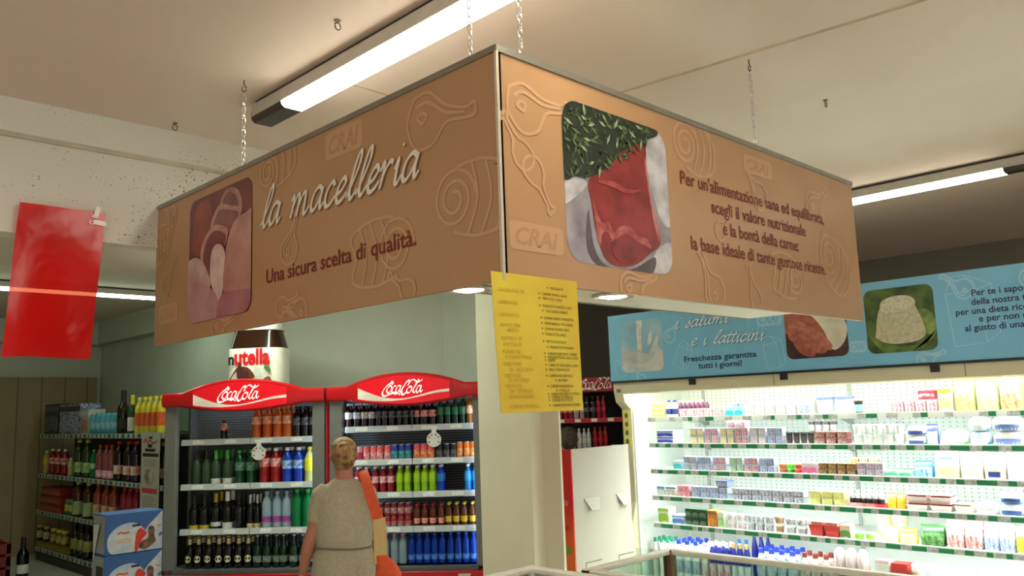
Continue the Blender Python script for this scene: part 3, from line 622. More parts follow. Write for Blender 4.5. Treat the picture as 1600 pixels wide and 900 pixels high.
def row(line0, d, items, depth_dir, zone, rz, group, back=1, zmax=9.0, bstep=.075):
    """items: (px, kind, body, cap, label, cat, name, words, scale, label zone, mark)"""
    cnt = {}
    for it in items:
        w_ = it[7]; cnt[w_] = cnt.get(w_, 0)+1
    seen = {}; xs = [station(it[0], line0, d) for it in items]; DI = dict(pet=.066, big=.064, wine=.061, beer=.063, can=.066, jar=.067)
    def room(i):
        r0 = DI[items[i][1]]/2; g = [((xs[i]-xs[j]).length, DI[items[j][1]]/2, (items[j][8][0] if isinstance(items[j][8], tuple) else items[j][8])) for j in range(len(items)) if j != i and abs(items[i][0]-items[j][0]) > 0 and ((items[i][11] if len(items[i]) > 11 else 0) == (items[j][11] if len(items[j]) > 11 else 0))]
        si = items[i][8][0] if isinstance(items[i][8], tuple) else items[i][8]
        return min([si]+[si*q*.985/(r0*si+rj*sj) for q, rj, sj in g])
    for i_, it in enumerate(items):
        px, kind, body, cap, lab, cat, name, w_, sc = it[:9]; lz = it[9] if len(it) > 9 else None; mk = it[10] if len(it) > 10 else None
        dz = it[11] if len(it) > 11 else 0
        nb = it[12] if len(it) > 12 else back
        p = station(px, line0, d); p.z = line0[2]+dz
        seen[w_] = seen.get(w_, 0)+1; k = seen[w_]
        pos = '' if cnt[w_] == 1 else ', %s from left' % ORD[k-1]
        for b in range(nb+1):
            o = make(kind, body, cap, lab, cat, name, lz, mk)
            sxy = room(i_); sz = sc[1] if isinstance(sc, tuple) else sc
            tall = .122 if kind == 'can' else (.12 if kind == 'jar' else .231); sz = min(sz, (zmax-p.z)/tall)
            o.scale = (sxy, sxy, sz)
            place(o, p+Vector(depth_dir)*(bstep*sxy*b), rz+random.uniform(-.25, .25))
            o['label'] = w_+pos+(', back row' if b else '')+', '+zone; o['group'] = group

# ================================================================== THE TWO TALL OPEN COOLERS
FC = Vector((4.267, 6.767, 0)); FA = math.radians(-50.5); FD = Vector((math.cos(FA), math.sin(FA), 0)); FN = Vector((-FD.y, FD.x, 0))
frame_g = K((112, 112, 108), .4, var=.05); liner = K((52, 58, 60), .5, var=.1); linerw = K((150, 154, 150), .5); railm = K((186, 190, 192), .4, var=.04)
cred = K((190, 14, 24), .28, var=.05); cred_lit = K((214, 16, 30), .25, var=.08, emit=.14); cwhite_lit = K((236, 230, 220), .3, var=.03, emit=.3)
wave_lit = K((224, 214, 200), .3, rgb2=(190, 176, 160), scale=4, emit=.15)
def grille(mb, x0, x1, y, z0, z1, n): 
    for k in range(n):
        z = z0+(z1-z0)*k/n; mb.box(x0, x1, y-.006, y, z, z+(z1-z0)/n*.5)
    return mb
def cooler(label, u0, u1, shelves, lamps):
    r = thing('drinks_cooler', label, 'drinks cooler', FC+FD*u0, FA, 'red-topped open drinks coolers')
    W = u1-u0; D_ = .62; B_ = .575; T = 1.955
    cab = MB().box(0, W, B_, D_, .05, T); cab.box(0, .03, .46, B_, .05, T); cab.box(W-.03, W, .06, B_, .05, T); cab.box(.0, W, .06, B_, T-.04, T); cab.box(0, W, .05, B_, .30, .36)
    obj('cabinet', cab, linerw if 'left' in label else liner, r, bevel=.003)
    obj('side_panel', MB().box(-.004, 0, .46, D_, .05, T), cred, r); obj('side_panel', MB().box(W, W+.004, .05, D_, .05, T), cred, r)
    obj('side_glass', MB().box(.008, .018, .07, .46, .36, T-.04), GLASS((205, 215, 208)), r, smooth=False)
    obj('back_grille', grille(MB(), .05, W-.05, B_-.004, .40, T-.08, 60), frame_g, r, smooth=False)
    for x in (0.0, W-.115): obj('post', MB().box(x, x+.115, -.01, .055, .37, 1.87), frame_g, r, bevel=.006)
    obj('base', MB().box(0, W, -.03, B_, .03, .335), cred, r, bevel=.008)
    obj('kick_rail', MB().box(.1, W-.1, -.02, .05, .335, .375), K((84, 84, 82), .4), r, bevel=.004)
    obj('rating_plate', MB().box(W-.28, W-.17, -.034, -.030, .27, .31), K((210, 206, 190), .5), r)
    # lens-shaped header
    n = 24; top = lambda t: 1.995+.11*max(0, math.sin(PI*min(1, max(0, (t-.13)/.74))))**.8; bot = lambda t: 1.862-.062*max(0, math.sin(PI*min(1, max(0, (t-.12)/.76))))
    rs = []
    for k in range(n+1):
        t = k/n; x = -.012+(W+.024)*t; f = -.05-.05*math.sin(PI*t)
        rs.append([(x, f, bot(t)+.015), (x, f-.012, (bot(t)+top(t))/2), (x, f, top(t)-.015), (x, f+.02, top(t)), (x, .06, top(t)-.005), (x, .06, bot(t)+.02), (x, f+.03, bot(t))])
    h = obj('header', MB().rings(rs), cred, r)
    a, b = .20, .79; fy = lambda t: -.066-.05*math.sin(PI*t)
    def onface(u, v, z): t = u/W; return (u, fy(t)-z, v)
    pts_t = [a+(b-a)*k/20 for k in range(21)]
    m = MB()
    for k in range(21):
        t = pts_t[k]; zb = bot(t)+.022; zt = top(t)-.030
        m.v += [(W*t, fy(t), zb), (W*t, fy(t), zt)]
    for k in range(20): m.f.append((2*k, 2*k+2, 2*k+3, 2*k+1)); m.mi.append(0)
    obj('light_panel', m, cred_lit, h)
    wv = MB(); top_w = [(0, .115), (.12, .085), (.3, .05), (.5, .045), (.7, .07), (.85, .088), (1, .085)]; bot_w = [(0, .012), (.12, .010), (.3, .018), (.5, .035), (.7, .058), (.85, .070), (1, .060)]
    tt = bez(top_w, 5); bb = bez(bot_w, 5); z0 = 1.862-.04
    for (x, y), (x2, y2) in zip(tt, bb):
        t = a+.004+(b-a-.008)*x; base = bot(t)+.02-(.0 if True else 0)
        wv.v += [(W*t, fy(t)-.0012, base+y2*.9+.004), (W*t, fy(t)-.0012, base+y*.95+.004)]
    for k in range(len(tt)-1): wv.f.append((2*k, 2*k+2, 2*k+3, 2*k+1)); wv.mi.append(0)
    obj('wave_print', wv, wave_lit, h)
    lg = cola_mb(.36*W, 1.90, .265*W, .002); lg.map(lambda v: Vector(onface(v.x, v.y+.012, v.z)))
    obj('script_logo', lg, cwhite_lit, h, smooth=False)
    for k, z in enumerate(shelves):
        sh = MB().box(.12, W-.06, .10, B_-.02, z-.040, z-.022); s_ = obj('shelf', sh, railm, r)
        for x0, x1 in ((.12, W*.515), (W*.52, W-.12)):
            obj('price_rail', MB().rings([[(x0, .10, z-.042), (x0, .075, z-.038), (x0, .085, z+.016), (x0, .10, z+.016)], [(x1, .10, z-.042), (x1, .075, z-.038), (x1, .085, z+.016), (x1, .10, z+.016)]]), railm, s_, smooth=False)
            for q in (.25, .72): obj('price_card', MB().box(x0+(x1-x0)*q-.055, x0+(x1-x0)*q+.055, .070, .075, z-.03, z+.008).map(lambda v: Vector((v.x, v.y+(v.z-z+.03)*.18, v.z))), K((240, 240, 236), .5, rgb2=(205, 205, 205), scale=70), s_, smooth=False)
    for x, e, sg in lamps:
        obj('light_tube', MB().box(x-.008, x+.008, .060, .074, .42, 1.80), LAMP((206, 230, 255), e), r, smooth=False)
    obj('top_light', MB().box(.12, W-.12, .30, .33, T-.055, T-.042), LAMP((206, 230, 255), lamps[0][1]*.5), r, smooth=False)
    return r
SH1 = [1.538, 1.123, .712]; SH2 = [1.609, 1.304, 1.006, .697]
cooler('left red-topped drinks cooler, dim inside, with one lone cola on top shelf', -1.56, -.015, SH1, [(1.452, E_COOL, -1)])
cooler('right red-topped drinks cooler, brightly lit, behind the woman', .035, 1.49, SH2, [(.085, E_COOL*1.6, 1), (1.365, E_COOL*1.6, -1)])
LN = lambda z, v=.155: FC+FN*v+Vector((0, 0, z-.021))
G1 = 'drinks in the left cooler'; G2 = 'drinks in the right cooler'
def fr(z, items, zone, group, back=1, v=.155):
    up = [q for q in (SH1 if group == G1 else SH2) if q > z+.05]; row(LN(z, v), FD, items, FN, zone, FA, group, back, min(up)-.048 if up else 1.90)
B = lambda px, kind, body, cap, lab, w_, sc, lz=None, mk=None, dz=0, nb=None, name='drink_bottle', cat='bottle': (px, kind, body, cap, lab, cat, name, w_, sc, lz, mk, dz)+((nb,) if nb is not None else ())
CN = lambda px, body, lab, w_, sc=1.0, lz=None, dz=0: (px, 'can', body, silver, lab, 'can', 'drink_can', w_, sc, lz, None, dz)
# left cooler
z = SH1[0]
fr(z, [B(350, 'pet', cola, capr, L_red, 'lone small cola bottle', (1.0, .95), (.12, .19), nb=0)] + [B(x, 'big', orange, K((240, 130, 30), .4), L_or, 'tall orange soda bottle', (1.42, 1.45), (.11, .16)) for x in (401, 418, 434, 449)] + [B(x, 'big', cola, capk, L_blk, 'dark soda bottle', (1.35, 1.4), (.10, .15)) for x in (464, 477, 489)], 'top shelf, left cooler', G1)
z = SH1[1]
fr(z, [B(x, 'wine', pale_gl, capk, None, 'unlabelled clear glass bottle', (1.5, 1.5)) for x in (307, 322)] + [B(x, 'wine', pale_gl, capg, L_white, 'slim green bottle with white label', (1.5, 1.5), (.025, .055)) for x in (337, 355)] +
   [B(x, 'big', darkgreen, capg, K((30, 90, 60), .4, rgb2=(120, 160, 130), scale=50), 'dark green soda bottle', (1.4, 1.5), (.10, .15)) for x in (374, 392)] + [B(x, 'big', redd, capw, L_red, 'red drink bottle with red label', (1.5, 1.55), (.115, .165)) for x in (413, 431)] +
   [B(x, 'big', bluedrink, capw, L_blue, 'blue drink bottle', (1.5, 1.55), (.10, .15)) for x in (449, 467)] + [B(484, 'big', lemon, capy, K((230, 226, 30), .4), 'yellow lemonade bottle at the post', (1.5, 1.55), (.085, .16))], 'second shelf, left cooler', G1)
z = SH1[2]
fr(z, [B(x, 'wine', black_gl, capk, K((206, 176, 30), .5), 'black bottle with a low yellow label', (1.5, 1.5), (.01, .045)) for x in (303, 319)] + [B(337, 'wine', black_gl, gold, L_white, 'black bottle with gold neck foil', (1.6, 1.55), (.035, .06)), B(355, 'wine', black_gl, capw, L_white, 'black bottle with white neck foil', (1.6, 1.6), (.012, .055)), B(373, 'wine', black_gl, capk, None, 'plain black bottle', (1.5, 1.5)),
   B(391, 'wine', black_gl, silver, L_cream, 'black bottle with cream label', (1.5, 1.45), (.015, .05)), B(402, 'wine', black_gl, silver, L_cream, 'half-hidden cream-label black bottle', (1.4, 1.45), (.015, .05))] +
   [B(x, 'big', clearw, K((150, 160, 180), .4), K((40, 90, 190), .4, rgb2=(200, 60, 80), scale=30), 'clear water bottle with blue label', (1.5, 1.6), (.05, .085)) for x in (417, 433, 448)] + [B(x, 'big', green, capg, None, 'bright green water bottle', (1.6, 1.65)) for x in (464, 481)], 'third shelf, left cooler', G1)
guin = K((206, 196, 150), .5, rgb2=(226, 218, 180), scale=30)
fr(.395, [B(x, 'beer', black_gl, gold, guin, 'black beer bottle with round cream label', (1.32, 1.38), (.165, .205), guin) for x in (296, 310, 326, 342, 357, 373, 388)] + [B(x, 'beer', K((12, 44, 26), .1), silver, K((40, 70, 56), .5, rgb2=(150, 165, 150), scale=50), 'green beer bottle', (1.3, 1.36), (.03, .075)) for x in (402, 417, 432, 443, 459, 473, 485)], 'bottom shelf, left cooler', G1)
# right cooler
z = SH2[0]
fr(z, [B(x, 'pet', cola, capw, K((226, 226, 224), .35, rgb2=(160, 160, 160), scale=50), 'cola bottle with silver label', (1.1, 1.12)) for x in (545, 558, 570, 581)] + [B(x, 'pet', cola, capk, L_blk, 'cola bottle with black label', (1.1, 1.12)) for x in (592, 602, 613, 624, 634, 644)] + [B(x, 'pet', cola, capr, L_red, 'cola bottle with red label', (1.1, 1.12)) for x in (652, 664, 676)] +
   [B(x, 'pet', darkgreen, capg, K((20, 110, 70), .4, rgb2=(60, 150, 110), scale=50), 'green soda bottle', (1.15, 1.25)) for x in (689, 700, 712, 723)] + [B(734, 'pet', amber, K((220, 120, 30), .4), L_or, 'amber soda bottle at the post', (1.15, 1.3))], 'top shelf, right cooler', G2)
z = SH2[1]
rc = K((206, 30, 44), .3, rgb2=(228, 120, 124), scale=30); 
fr(z, [CN(x, K((196, 130, 136), .3), K((170, 40, 60), .35), 'pale pink can', (1.0, 1.3)) for x in (552, 563)] + [CN(x, rc, K((214, 60, 70), .3, rgb2=(236, 200, 200), scale=45), 'red cola can', (1.0, 1.3)) for x in (573, 584, 594, 606)] + [CN(x, K((24, 60, 160), .3), K((20, 120, 80), .3, rgb2=(90, 170, 200), scale=40), 'blue and green can', (1.0, 1.35)) for x in (617, 628, 638)] +
   [CN(x, rc, K((220, 60, 60), .3, rgb2=(240, 190, 120), scale=45), 'red can by the round sticker', (1.0, 1.35)) for x in (652, 663, 674)] + [CN(x, K((24, 20, 24), .3), K((60, 30, 44), .35, rgb2=(130, 130, 134), scale=45), 'black can', (1.0, 1.3)) for x in (687, 698, 709)] + [CN(x, K((232, 110, 20), .3), K((240, 190, 120), .35, rgb2=(232, 100, 20), scale=45), 'orange soda can', (1.0, 1.4)) for x in (719, 730, 740)], 'second shelf, right cooler', G2)
z = SH2[2]
fr(z, [B(x, 'pet', redd, capw, L_pink, 'red sports-drink bottle', (.98, 1.22), (.10, .15)) for x in (560, 573, 587, 599, 611)] + [B(x, 'pet', lime, capw, K((166, 210, 30), .35), 'lime green drink bottle', (1.0, 1.22), (.10, .17)) for x in (625, 637, 652, 664, 676)] + [B(689, 'pet', bluedrink, capw, K((30, 120, 190), .35), 'dark blue drink bottle left of gap', (1.0, 1.22), (.10, .16))] + [B(x, 'pet', skyblue, capw, K((50, 160, 230), .35), 'sky blue drink bottle by gap', (1.0, 1.22), (.10, .17)) for x in (732, 744)], 'third shelf, right cooler', G2)
z = SH2[3]
fr(z, [CN(x, K((170, 24, 34), .3), K((150, 150, 150), .3, rgb2=(200, 40, 50), scale=40), 'red and grey can, lower layer', (1.0, .98), dz=0) for x in (594, 606, 616, 627, 638)] + [CN(x, K((150, 24, 34), .3), K((196, 190, 190), .3, rgb2=(170, 24, 40), scale=30), 'red and grey can, upper layer', (1.0, .98), dz=.12) for x in (594, 606, 616, 627, 638)] +
   [B(x, 'pet', tea, capr, K((226, 90, 70), .4, rgb2=(240, 200, 190), scale=45), 'peach tea bottle with red cap', (.98, 1.0), (.055, .10)) for x in (652, 664, 677, 690)] + [B(x, 'pet', tea, capy, L_yel, 'lemon tea bottle with yellow cap', (.98, 1.02), (.06, .11)) for x in (702, 714, 726, 739)], 'fourth shelf, right cooler', G2)
fr(.395, [B(x, 'big', clearw, capp, None, 'clear water bottle with pink cap', (1.2, 1.25)) for x in (603, 617, 630)] + [B(x, 'big', bluew, capb, K((90, 150, 225), .4, rgb2=(40, 90, 200), scale=40), 'blue water bottle', (1.25, 1.3), (.03, .07)) for x in (644, 656, 668, 680, 692, 705, 717, 729, 741)], 'bottom shelf, right cooler', G2)
# round price stickers hung from the shelf rails
for px, z, v, lb in ((404, SH1[0]-.125, .045, 'round white price disc hanging on the left cooler'), (678, SH2[0]-.125, .045, 'round white price disc hanging on the right cooler')):
    p = station(px, FC+FN*v+Vector((0, 0, z)), FD)
    r = thing('price_disc', lb, 'sign', p, FA, 'round price discs')
    d_ = MB().lathe([(0, -.002), (.066, -.002), (.068, 0), (.066, .002), (0, .002)], 24); d_.map(lambda v: Vector((v.x, v.z, v.y)))
    obj('disc', d_, K((222, 220, 214), .5), r)
    obj('clip', MB().box(-.02, .02, -.002, .014, .06, .12).add([(-.035, -.004, .10), (.035, -.004, .10), (.035, -.004, .125), (-.035, -.004, .125)], [(0, 1, 2, 3)]), WHITE, r)
    m = MB()
    for a in (.5, 1.15, 2.0, 2.65, 3.6, 5.8): m.add([(.050*math.cos(a+da)*k, -.0032, .050*math.sin(a+da)*k) for da, k in ((-.16, .85), (.16, .85), (.16, 1.1), (-.16, 1.1))], [(0, 1, 2, 3)])
    obj('printed_ring', m, K((120, 60, 62), .5), r, smooth=False)

# giant spread jar standing on the left cooler
p = station(405, FC+FN*.33+Vector((0, 0, 1.957)), FD); r = thing('display_jar', 'giant chocolate spread jar display standing on top of the left cooler', 'jar', p, FA)
r.scale = (1, 1, 1.27)
sec = lambda prof: MB().lathe(prof, 40, (0, 0, 0), 1, .72, .62)
obj('jar_glass', sec([(.272, .0), (.275, .01), (.275, .345), (.268, .355), (.225, .475), (.222, .50)]), K((44, 22, 12), .12), r)
obj('lid', sec([(.226, .492), (.238, .495), (.238, .62), (.228, .632), (0, .634)]), K((222, 222, 210), .4), r)
lb = obj('label', sec([(.277, .005), (.2785, .006), (.2785, .352), (.277, .354)]), K((232, 228, 212), .45), r)
FY = -.2785*.72
def jface(mb): return mb.map(lambda v: Vector((v.x, FY-.004-v.z, v.y)))
obj('lettering', jface(text_mb('n', -.225, .232, .055, None, .04)), K((24, 24, 22), .4), lb, smooth=False)
obj('lettering', jface(text_mb('utella', -.166, .232, .355, None, .04)), K((206, 28, 36), .4), lb, smooth=False)
for i, (pts, c) in enumerate((([(-.23,.06),(-.16,.19),(-.10,.215),(-.02,.20),(.04,.13),(-.02,.06)], (96, 50, 32)), ([(-.23,.05),(-.18,.15),(-.13,.17),(-.14,.08),(-.2,.03)], (190, 186, 178)), ([(-.2,.03),(-.05,.10),(.06,.09),(.06,.03)], (206, 130, 60)), ([(.0,.04),(.02,.12),(.07,.13),(.09,.05)], (222, 186, 50)), ([(.05,.12),(.03,.21),(.10,.2),(.17,.2),(.16,.13),(.1,.11)], (206, 214, 204)), ([(.13,.21),(.18,.21),(.2,.17),(.16,.17)], (80, 120, 60)), ([(.10,.06),(.13,.12),(.19,.13),(.21,.07),(.15,.04)], (146, 70, 48)), ([(-.14,.14),(-.11,.25),(-.08,.19),(-.02,.17),(-.06,.10)], (74, 36, 24)))):
    obj('printed_food', jface(MB().prism(bez(pts, 5, True), .0005*i, .0005*i+.0004)), K(c, .5, var=.2, scale=20), lb, smooth=False)
# ================================================================== THE DAIRY CASE
DX, DY0, DY1 = 5.49, 4.344, -.6
LEV = [1.615, 1.410, 1.205, .998, .785]
dw = K((238, 242, 236), .4, var=.02); dcream = K((216, 206, 172), .45, var=.04, scale=3)
r = thing('dairy_case', 'long open white dairy case with five lit shelves under the blue sign', 'dairy case', (0, 0, 0))
obj('back_panel', MB().box(6.30, 6.36, DY1, 4.25, .30, 1.98), dw, r)
hm = MB()
for j in range(34):
    for i in range(100):
        y = 4.15-.045*i; z = .95+.028*j
        if y < .4: continue
        hm.add([(6.2985, y, z), (6.2985, y-.009, z), (6.2985, y-.009, z+.009), (6.2985, y, z+.009)], [(0, 1, 2, 3)])
obj('back_holes', hm, K((176, 184, 180), .6), r, smooth=False)
def endp(y0, y1):
    prof = [(6.36, .0), (6.36, 2.0), (DX+.03, 2.0), (DX, 1.93), (DX, 1.84), (DX+.02, 1.76), (DX+.10, 1.70), (DX+.10, .95), (DX+.02, .75), (DX, .62), (DX, .0)]
    m = MB(); n = len(prof)
    m.add([(x, y0, z) for x, z in prof]+[(x, y1, z) for x, z in prof], [tuple(range(n)), tuple(range(2*n-1, n-1, -1))]+[(i, i+n, (i+1) % n+n, (i+1) % n) for i in range(n)]); return m
ep = obj('end_panel', endp(4.344, 4.25), dcream, r, smooth=False, bevel=.006)
obj('end_liner', MB().box(DX+.11, 6.30, 4.235, 4.25, .3, 1.9), dw, r, smooth=False)
obj('vent_plate', MB().box(DX-.004, DX, 4.27, 4.31, 1.84, 1.87), K((120, 116, 100), .5), ep, smooth=False)
obj('end_panel', endp(DY1, DY1-.09), dcream, r, smooth=False, bevel=.006)
obj('canopy', MB().rings([[(x, y, z) for x, z in ((6.36, 2.0), (DX+.03, 2.0), (DX, 1.94), (DX, 1.835), (DX+.015, 1.825), (DX+.03, 1.835), (DX+.03, 1.93), (6.36, 1.94))] for y in (4.25, DY1)]), dcream, r, smooth=False)
jt = MB()
for y in (2.9, 1.65, .4): jt.box(DX-.002, DX, y, y+.006, 1.84, 1.93)
obj('panel_joint', jt, K((150, 142, 116), .6), r, smooth=False)
obj('light_tube', MB().box(DX+.05, DX+.09, DY1+.05, 4.2, 1.845, 1.87), LAMP((238, 252, 250), E_DAIRY), r, smooth=False)
obj('deck', MB().box(DX+.02, 6.30, DY1, 4.25, .33, .37), dw, r, smooth=False)
obj('front_wall', MB().box(DX-.06, DX+.02, DY1, 4.17, .06, .40), dcream, r, smooth=False, bevel=.01)
obj('front_glass', MB().box(DX-.045, DX-.037, DY1, 4.17, .40, .62), GLASS(), r, smooth=False)
obj('plinth', MB().box(DX+.02, 6.30, DY1, 4.25, 0, .33), GREY, r, smooth=False)
tagw = K((206, 208, 206), .5, rgb2=(160, 164, 160), scale=60); tagg = K((34, 134, 84), .5, var=.08)
R_ = random.Random(5)
for k, z in enumerate(LEV):
    s_ = obj('shelf', MB().box(DX+.13, 6.28, DY1, 4.09, z-.012, z+.012), dw, r, smooth=False)
    m = MB(); y = 4.09; m.cur = 0; m.box(DX+.108, DX+.13, DY1, 4.09, z-.020, z+.019)
    while y > DY1+.1:
        wv = R_.choice([.05, .06, .07, .07]); gv = R_.choice([.035, .045, .05, .09, .11])*(1 if k else .8)
        m.cur = 1; m.box(DX+.105, DX+.108, y-wv, y, z-.017, z+.012)
        m.cur = 2
        if k or R_.random() < .6: m.box(DX+.104, DX+.108, y-wv-gv, y-wv, z-.017, z+.012)
        y -= wv+gv+(0 if k else R_.choice([0, .06, .1]))
    obj('price_rail', m, [dw, tagw, tagg], s_, smooth=False)
    for y in (3.95, 2.72, 1.50, .3): obj('bracket', MB().prism([(DX+.2, z-.10), (6.28, z-.10), (6.28, z-.012), (DX+.2, z-.012)], y-.002, y+.002).map(lambda v: Vector((v.x, v.z, v.y))) if False else MB().add([(DX+.5, y, z-.012), (6.28, y, z-.012), (6.28, y, z-.08)], [(0, 1, 2)]), K((176, 180, 176), .5), s_, smooth=False)
    obj('added_light_strip', MB().box(DX+.14, DX+.16, DY1+.05, 4.05, z-.020, z-.013), LAMP((238, 252, 250), E_DAIRY*2.4), s_, smooth=False)  # glowing strip added under each shelf to even out the case lighting
for k, y in enumerate((4.0, 2.72, 1.49, .28)): obj('upright', MB().box(6.285, 6.30, y-.012, y+.012, .4, 1.9), K((188, 194, 190), .5), r, smooth=False)
# cardboard strip with small pictures on the case end
t = basis(thing('label_strip', 'tall yellow printed strip on the left end of the dairy case', 'label strip'), (0, -1, 0), (0, 0, 1), (-1, 0, 0), (DX+.094, 4.335, 1.40))
obj('strip', MB().box(0, .075, 0, .30, 0, .004), K((226, 214, 120), .5), t, smooth=False)
m = MB()
for k in range(4): m.prism([(.02+.017*math.cos(a)+.018, .04+.07*k+.022*math.sin(a)) for a in [2*PI*j/10 for j in range(10)]], .004, .0046)
obj('printed_shapes', m, K((110, 104, 84), .5), t, smooth=False)

# ---- unit-size packages: 1 wide, 1 deep, 1 tall, front towards -y
def sup(n, ex, a0=0, a1=2*PI):
    out = []
    for j in range(n+1):
        a = a0+(a1-a0)*j/n; c, q = math.cos(a), math.sin(a)
        out.append((math.copysign(abs(c)**ex, c), math.copysign(abs(q)**ex, q)))
    return out
BAGP = [(.30, 0), (.44, .04), (.49, .2), (.5, .45), (.48, .7), (.40, .9), (.2, .99), (.02, 1.0)]
POUP = [(.46, .40, 0), (.49, .44, .06), (.5, .42, .35), (.49, .30, .65), (.48, .12, .88), (.47, .03, .93), (.47, .025, 1.0)]
def surf_rings(prof, n, ex, a0=0, a1=2*PI, k=1.0):
    rs = []
    for q in prof:
        rx, ry, z = q if len(q) == 3 else (q[0], q[0], q[1])
        rs.append([(rx*c*k, ry*s_*k, z) for c, s_ in sup(n, ex, a0, a1)[:(n if a1-a0 > 6 else n+1)]])
    return rs
UP = {}
def unit(kind, body, acc, top, name, cat):
    key = (kind, id(body), id(acc), id(top), name)
    if key in UP: return dup(UP[key])
    if kind == 'tub':
        o = obj(name, MB().lathe([(0, 0), (.36, 0), (.38, .02), (.45, .86), (0, .86)], 16), body)
        obj('printed_band', MB().lathe([(.395, .14), (.443, .72)], 16), acc, o); obj('lid', MB().lathe([(.45, .85), (.485, .86), (.49, .98), (.46, 1), (0, 1)], 16), top, o)
    elif kind == 'pack':
        o = obj(name, MB().rings([[(-.44, -.44, 0), (.44, -.44, 0), (.44, .44, 0), (-.44, .44, 0)], [(-.47, -.47, .9), (.47, -.47, .9), (.47, .47, .9), (-.47, .47, .9)]]), body)
        m = MB()
        for x0 in (-.40, .03): m.add([(x0, -.447, .1), (x0+.37, -.447, .1), (x0+.37, -.475, .8), (x0, -.475, .8)], [(0, 1, 2, 3)])
        obj('printed_front', m, acc, o, smooth=False); obj('lid', MB().box(-.5, .5, -.5, .5, .9, 1), top, o, smooth=False)
    elif kind == 'carton':
        o = obj(name, MB().box(-.48, .48, -.48, .48, 0, 1), body, smooth=False)
        obj('printed_front', MB().prism(bez([(-.42, .08), (.0, .16), (.42, .08), (.42, .5), (.1, .62), (-.42, .55)], 4, True), 0, .01).map(lambda v: Vector((max(-.46, min(.46, v.x)), -.482-v.z, v.y))), acc, o, smooth=False)
        obj('printed_stripe', MB().box(-.482, .482, -.49, -.48, .76, .93), top, o, smooth=False)
    elif kind == 'bag':
        o = obj(name, MB().rings(surf_rings(BAGP, 20, .75)), body)
        obj('printed_front', MB().rings(surf_rings(BAGP[1:4], 8, .75, PI+.75, 2*PI-.75, 1.012), False, False), acc, o)
        obj('printed_stripe', MB().rings(surf_rings([BAGP[1], BAGP[2]], 10, .75, PI+.3, 2*PI-.3, 1.012), False, False), top, o)
    elif kind == 'pouch':
        o = obj(name, MB().rings(surf_rings(POUP, 20, .7)), body)
        obj('printed_front', MB().rings(surf_rings(POUP[1:4], 8, .7, PI+.55, 2*PI-.55, 1.02), False, False), acc, o)
        obj('top_seal', MB().box(-.475, .475, -.03, .03, .9, 1.0), top, o, smooth=False)
    elif kind in ('pouchhi', 'pouchlo'):
        o = obj(name, MB().rings(surf_rings(POUP, 20, .7)), body)
        z0, z1 = (.70, .86) if kind == 'pouchhi' else (.10, .30)
        at = lambda z: next((a[0]+(b[0]-a[0])*(z-a[2])/(b[2]-a[2]), a[1]+(b[1]-a[1])*(z-a[2])/(b[2]-a[2]), z) for a, b in zip(POUP, POUP[1:]) if a[2] <= z <= b[2])
        obj('printed_badge', MB().rings(surf_rings([at(z0), at((z0+z1)/2), at(z1)], 6, .7, PI+1.15, 2*PI-1.15, 1.02), False, False), acc, o); obj('top_seal', MB().box(-.475, .475, -.03, .03, .9, 1.0), top, o, smooth=False)
    elif kind == 'bottle':
        o = obj(name, MB().lathe([(0, 0), (.44, 0), (.48, .02), (.48, .58), (.42, .70), (.22, .86), (.19, .88), (.19, .90), (0, .90)], 16), body)
        obj('cap', MB().lathe([(0, .89), (.24, .89), (.24, .99), (.21, 1), (0, 1)], 14), top, o)
        if acc: obj('label', MB().lathe([(.487, .18), (.487, .5)], 16), acc, o)
    elif kind == 'tray':
        o = obj(name, MB().rings([[(-.4, -.4, 0), (.4, -.4, 0), (.4, .4, 0), (-.4, .4, 0)], [(-.49, -.49, .75), (.49, -.49, .75), (.49, .49, .75), (-.49, .49, .75)]]), body)
        obj('contents', MB().rings([[(-.46, -.47, .5), (.46, -.47, .5), (.46, .46, .5), (-.46, .46, .5)], [(-.42, -.42, .92), (.42, -.42, .92), (.42, .42, .92), (-.42, .42, .92)]]), acc, o, bevel=.06)
        obj('film', MB().box(-.495, .495, -.495, .495, .95, 1.0), top, o, smooth=False)
    tag(o, '', cat); UP[key] = o
    return o
LVN = ['top dairy shelf', 'second dairy shelf', 'third dairy shelf', 'fourth dairy shelf', 'fifth dairy shelf', 'dairy bottom deck']
def stock(lev, kind, px0, px1, n, h, body, acc, top, words, layers=1, name='tub', cat='tub', dx=.135, gap=.94, deep=None, skip=(), z0=None, ref=None):
    z = (LEV[lev]+.0125 if lev < 5 else .371) if z0 is None else z0
    rf = dx if ref is None else ref
    a = station(px0, (DX+rf, 3, z+.04), (0, 1, 0)); b = station(px1, (DX+rf, 3, z+.04), (0, 1, 0)); L = a.y-b.y; wd = L/n
    d = deep or min(wd, .16)
    for l in range(layers):
        for k in range(n):
            if (k, l) in skip: continue
            o = unit(kind, body, acc, top, name, cat); o.scale = (wd*gap, d*gap, h)
            place(o, (DX+dx+d/2+.004, a.y-wd*(k+.5), z+l*(h+.001)), -PI/2)
            t = words
            if n > 1: t += ', %s from left' % ORD[k]
            if layers > 1: t += ', '+(['lower layer', 'upper layer'] if layers == 2 else ['bottom layer', 'middle layer', 'top layer'])[l]
            o['label'] = t+', '+LVN[lev]; o['group'] = 'goods on the '+LVN[lev]
P = lambda *c, **k: K(tuple(c), .4, **k)
cw = P(240, 240, 236); sil = K((214, 218, 220), .3, .2)
pk = lambda c1, c2: K(c1, .4, rgb2=c2, scale=7)
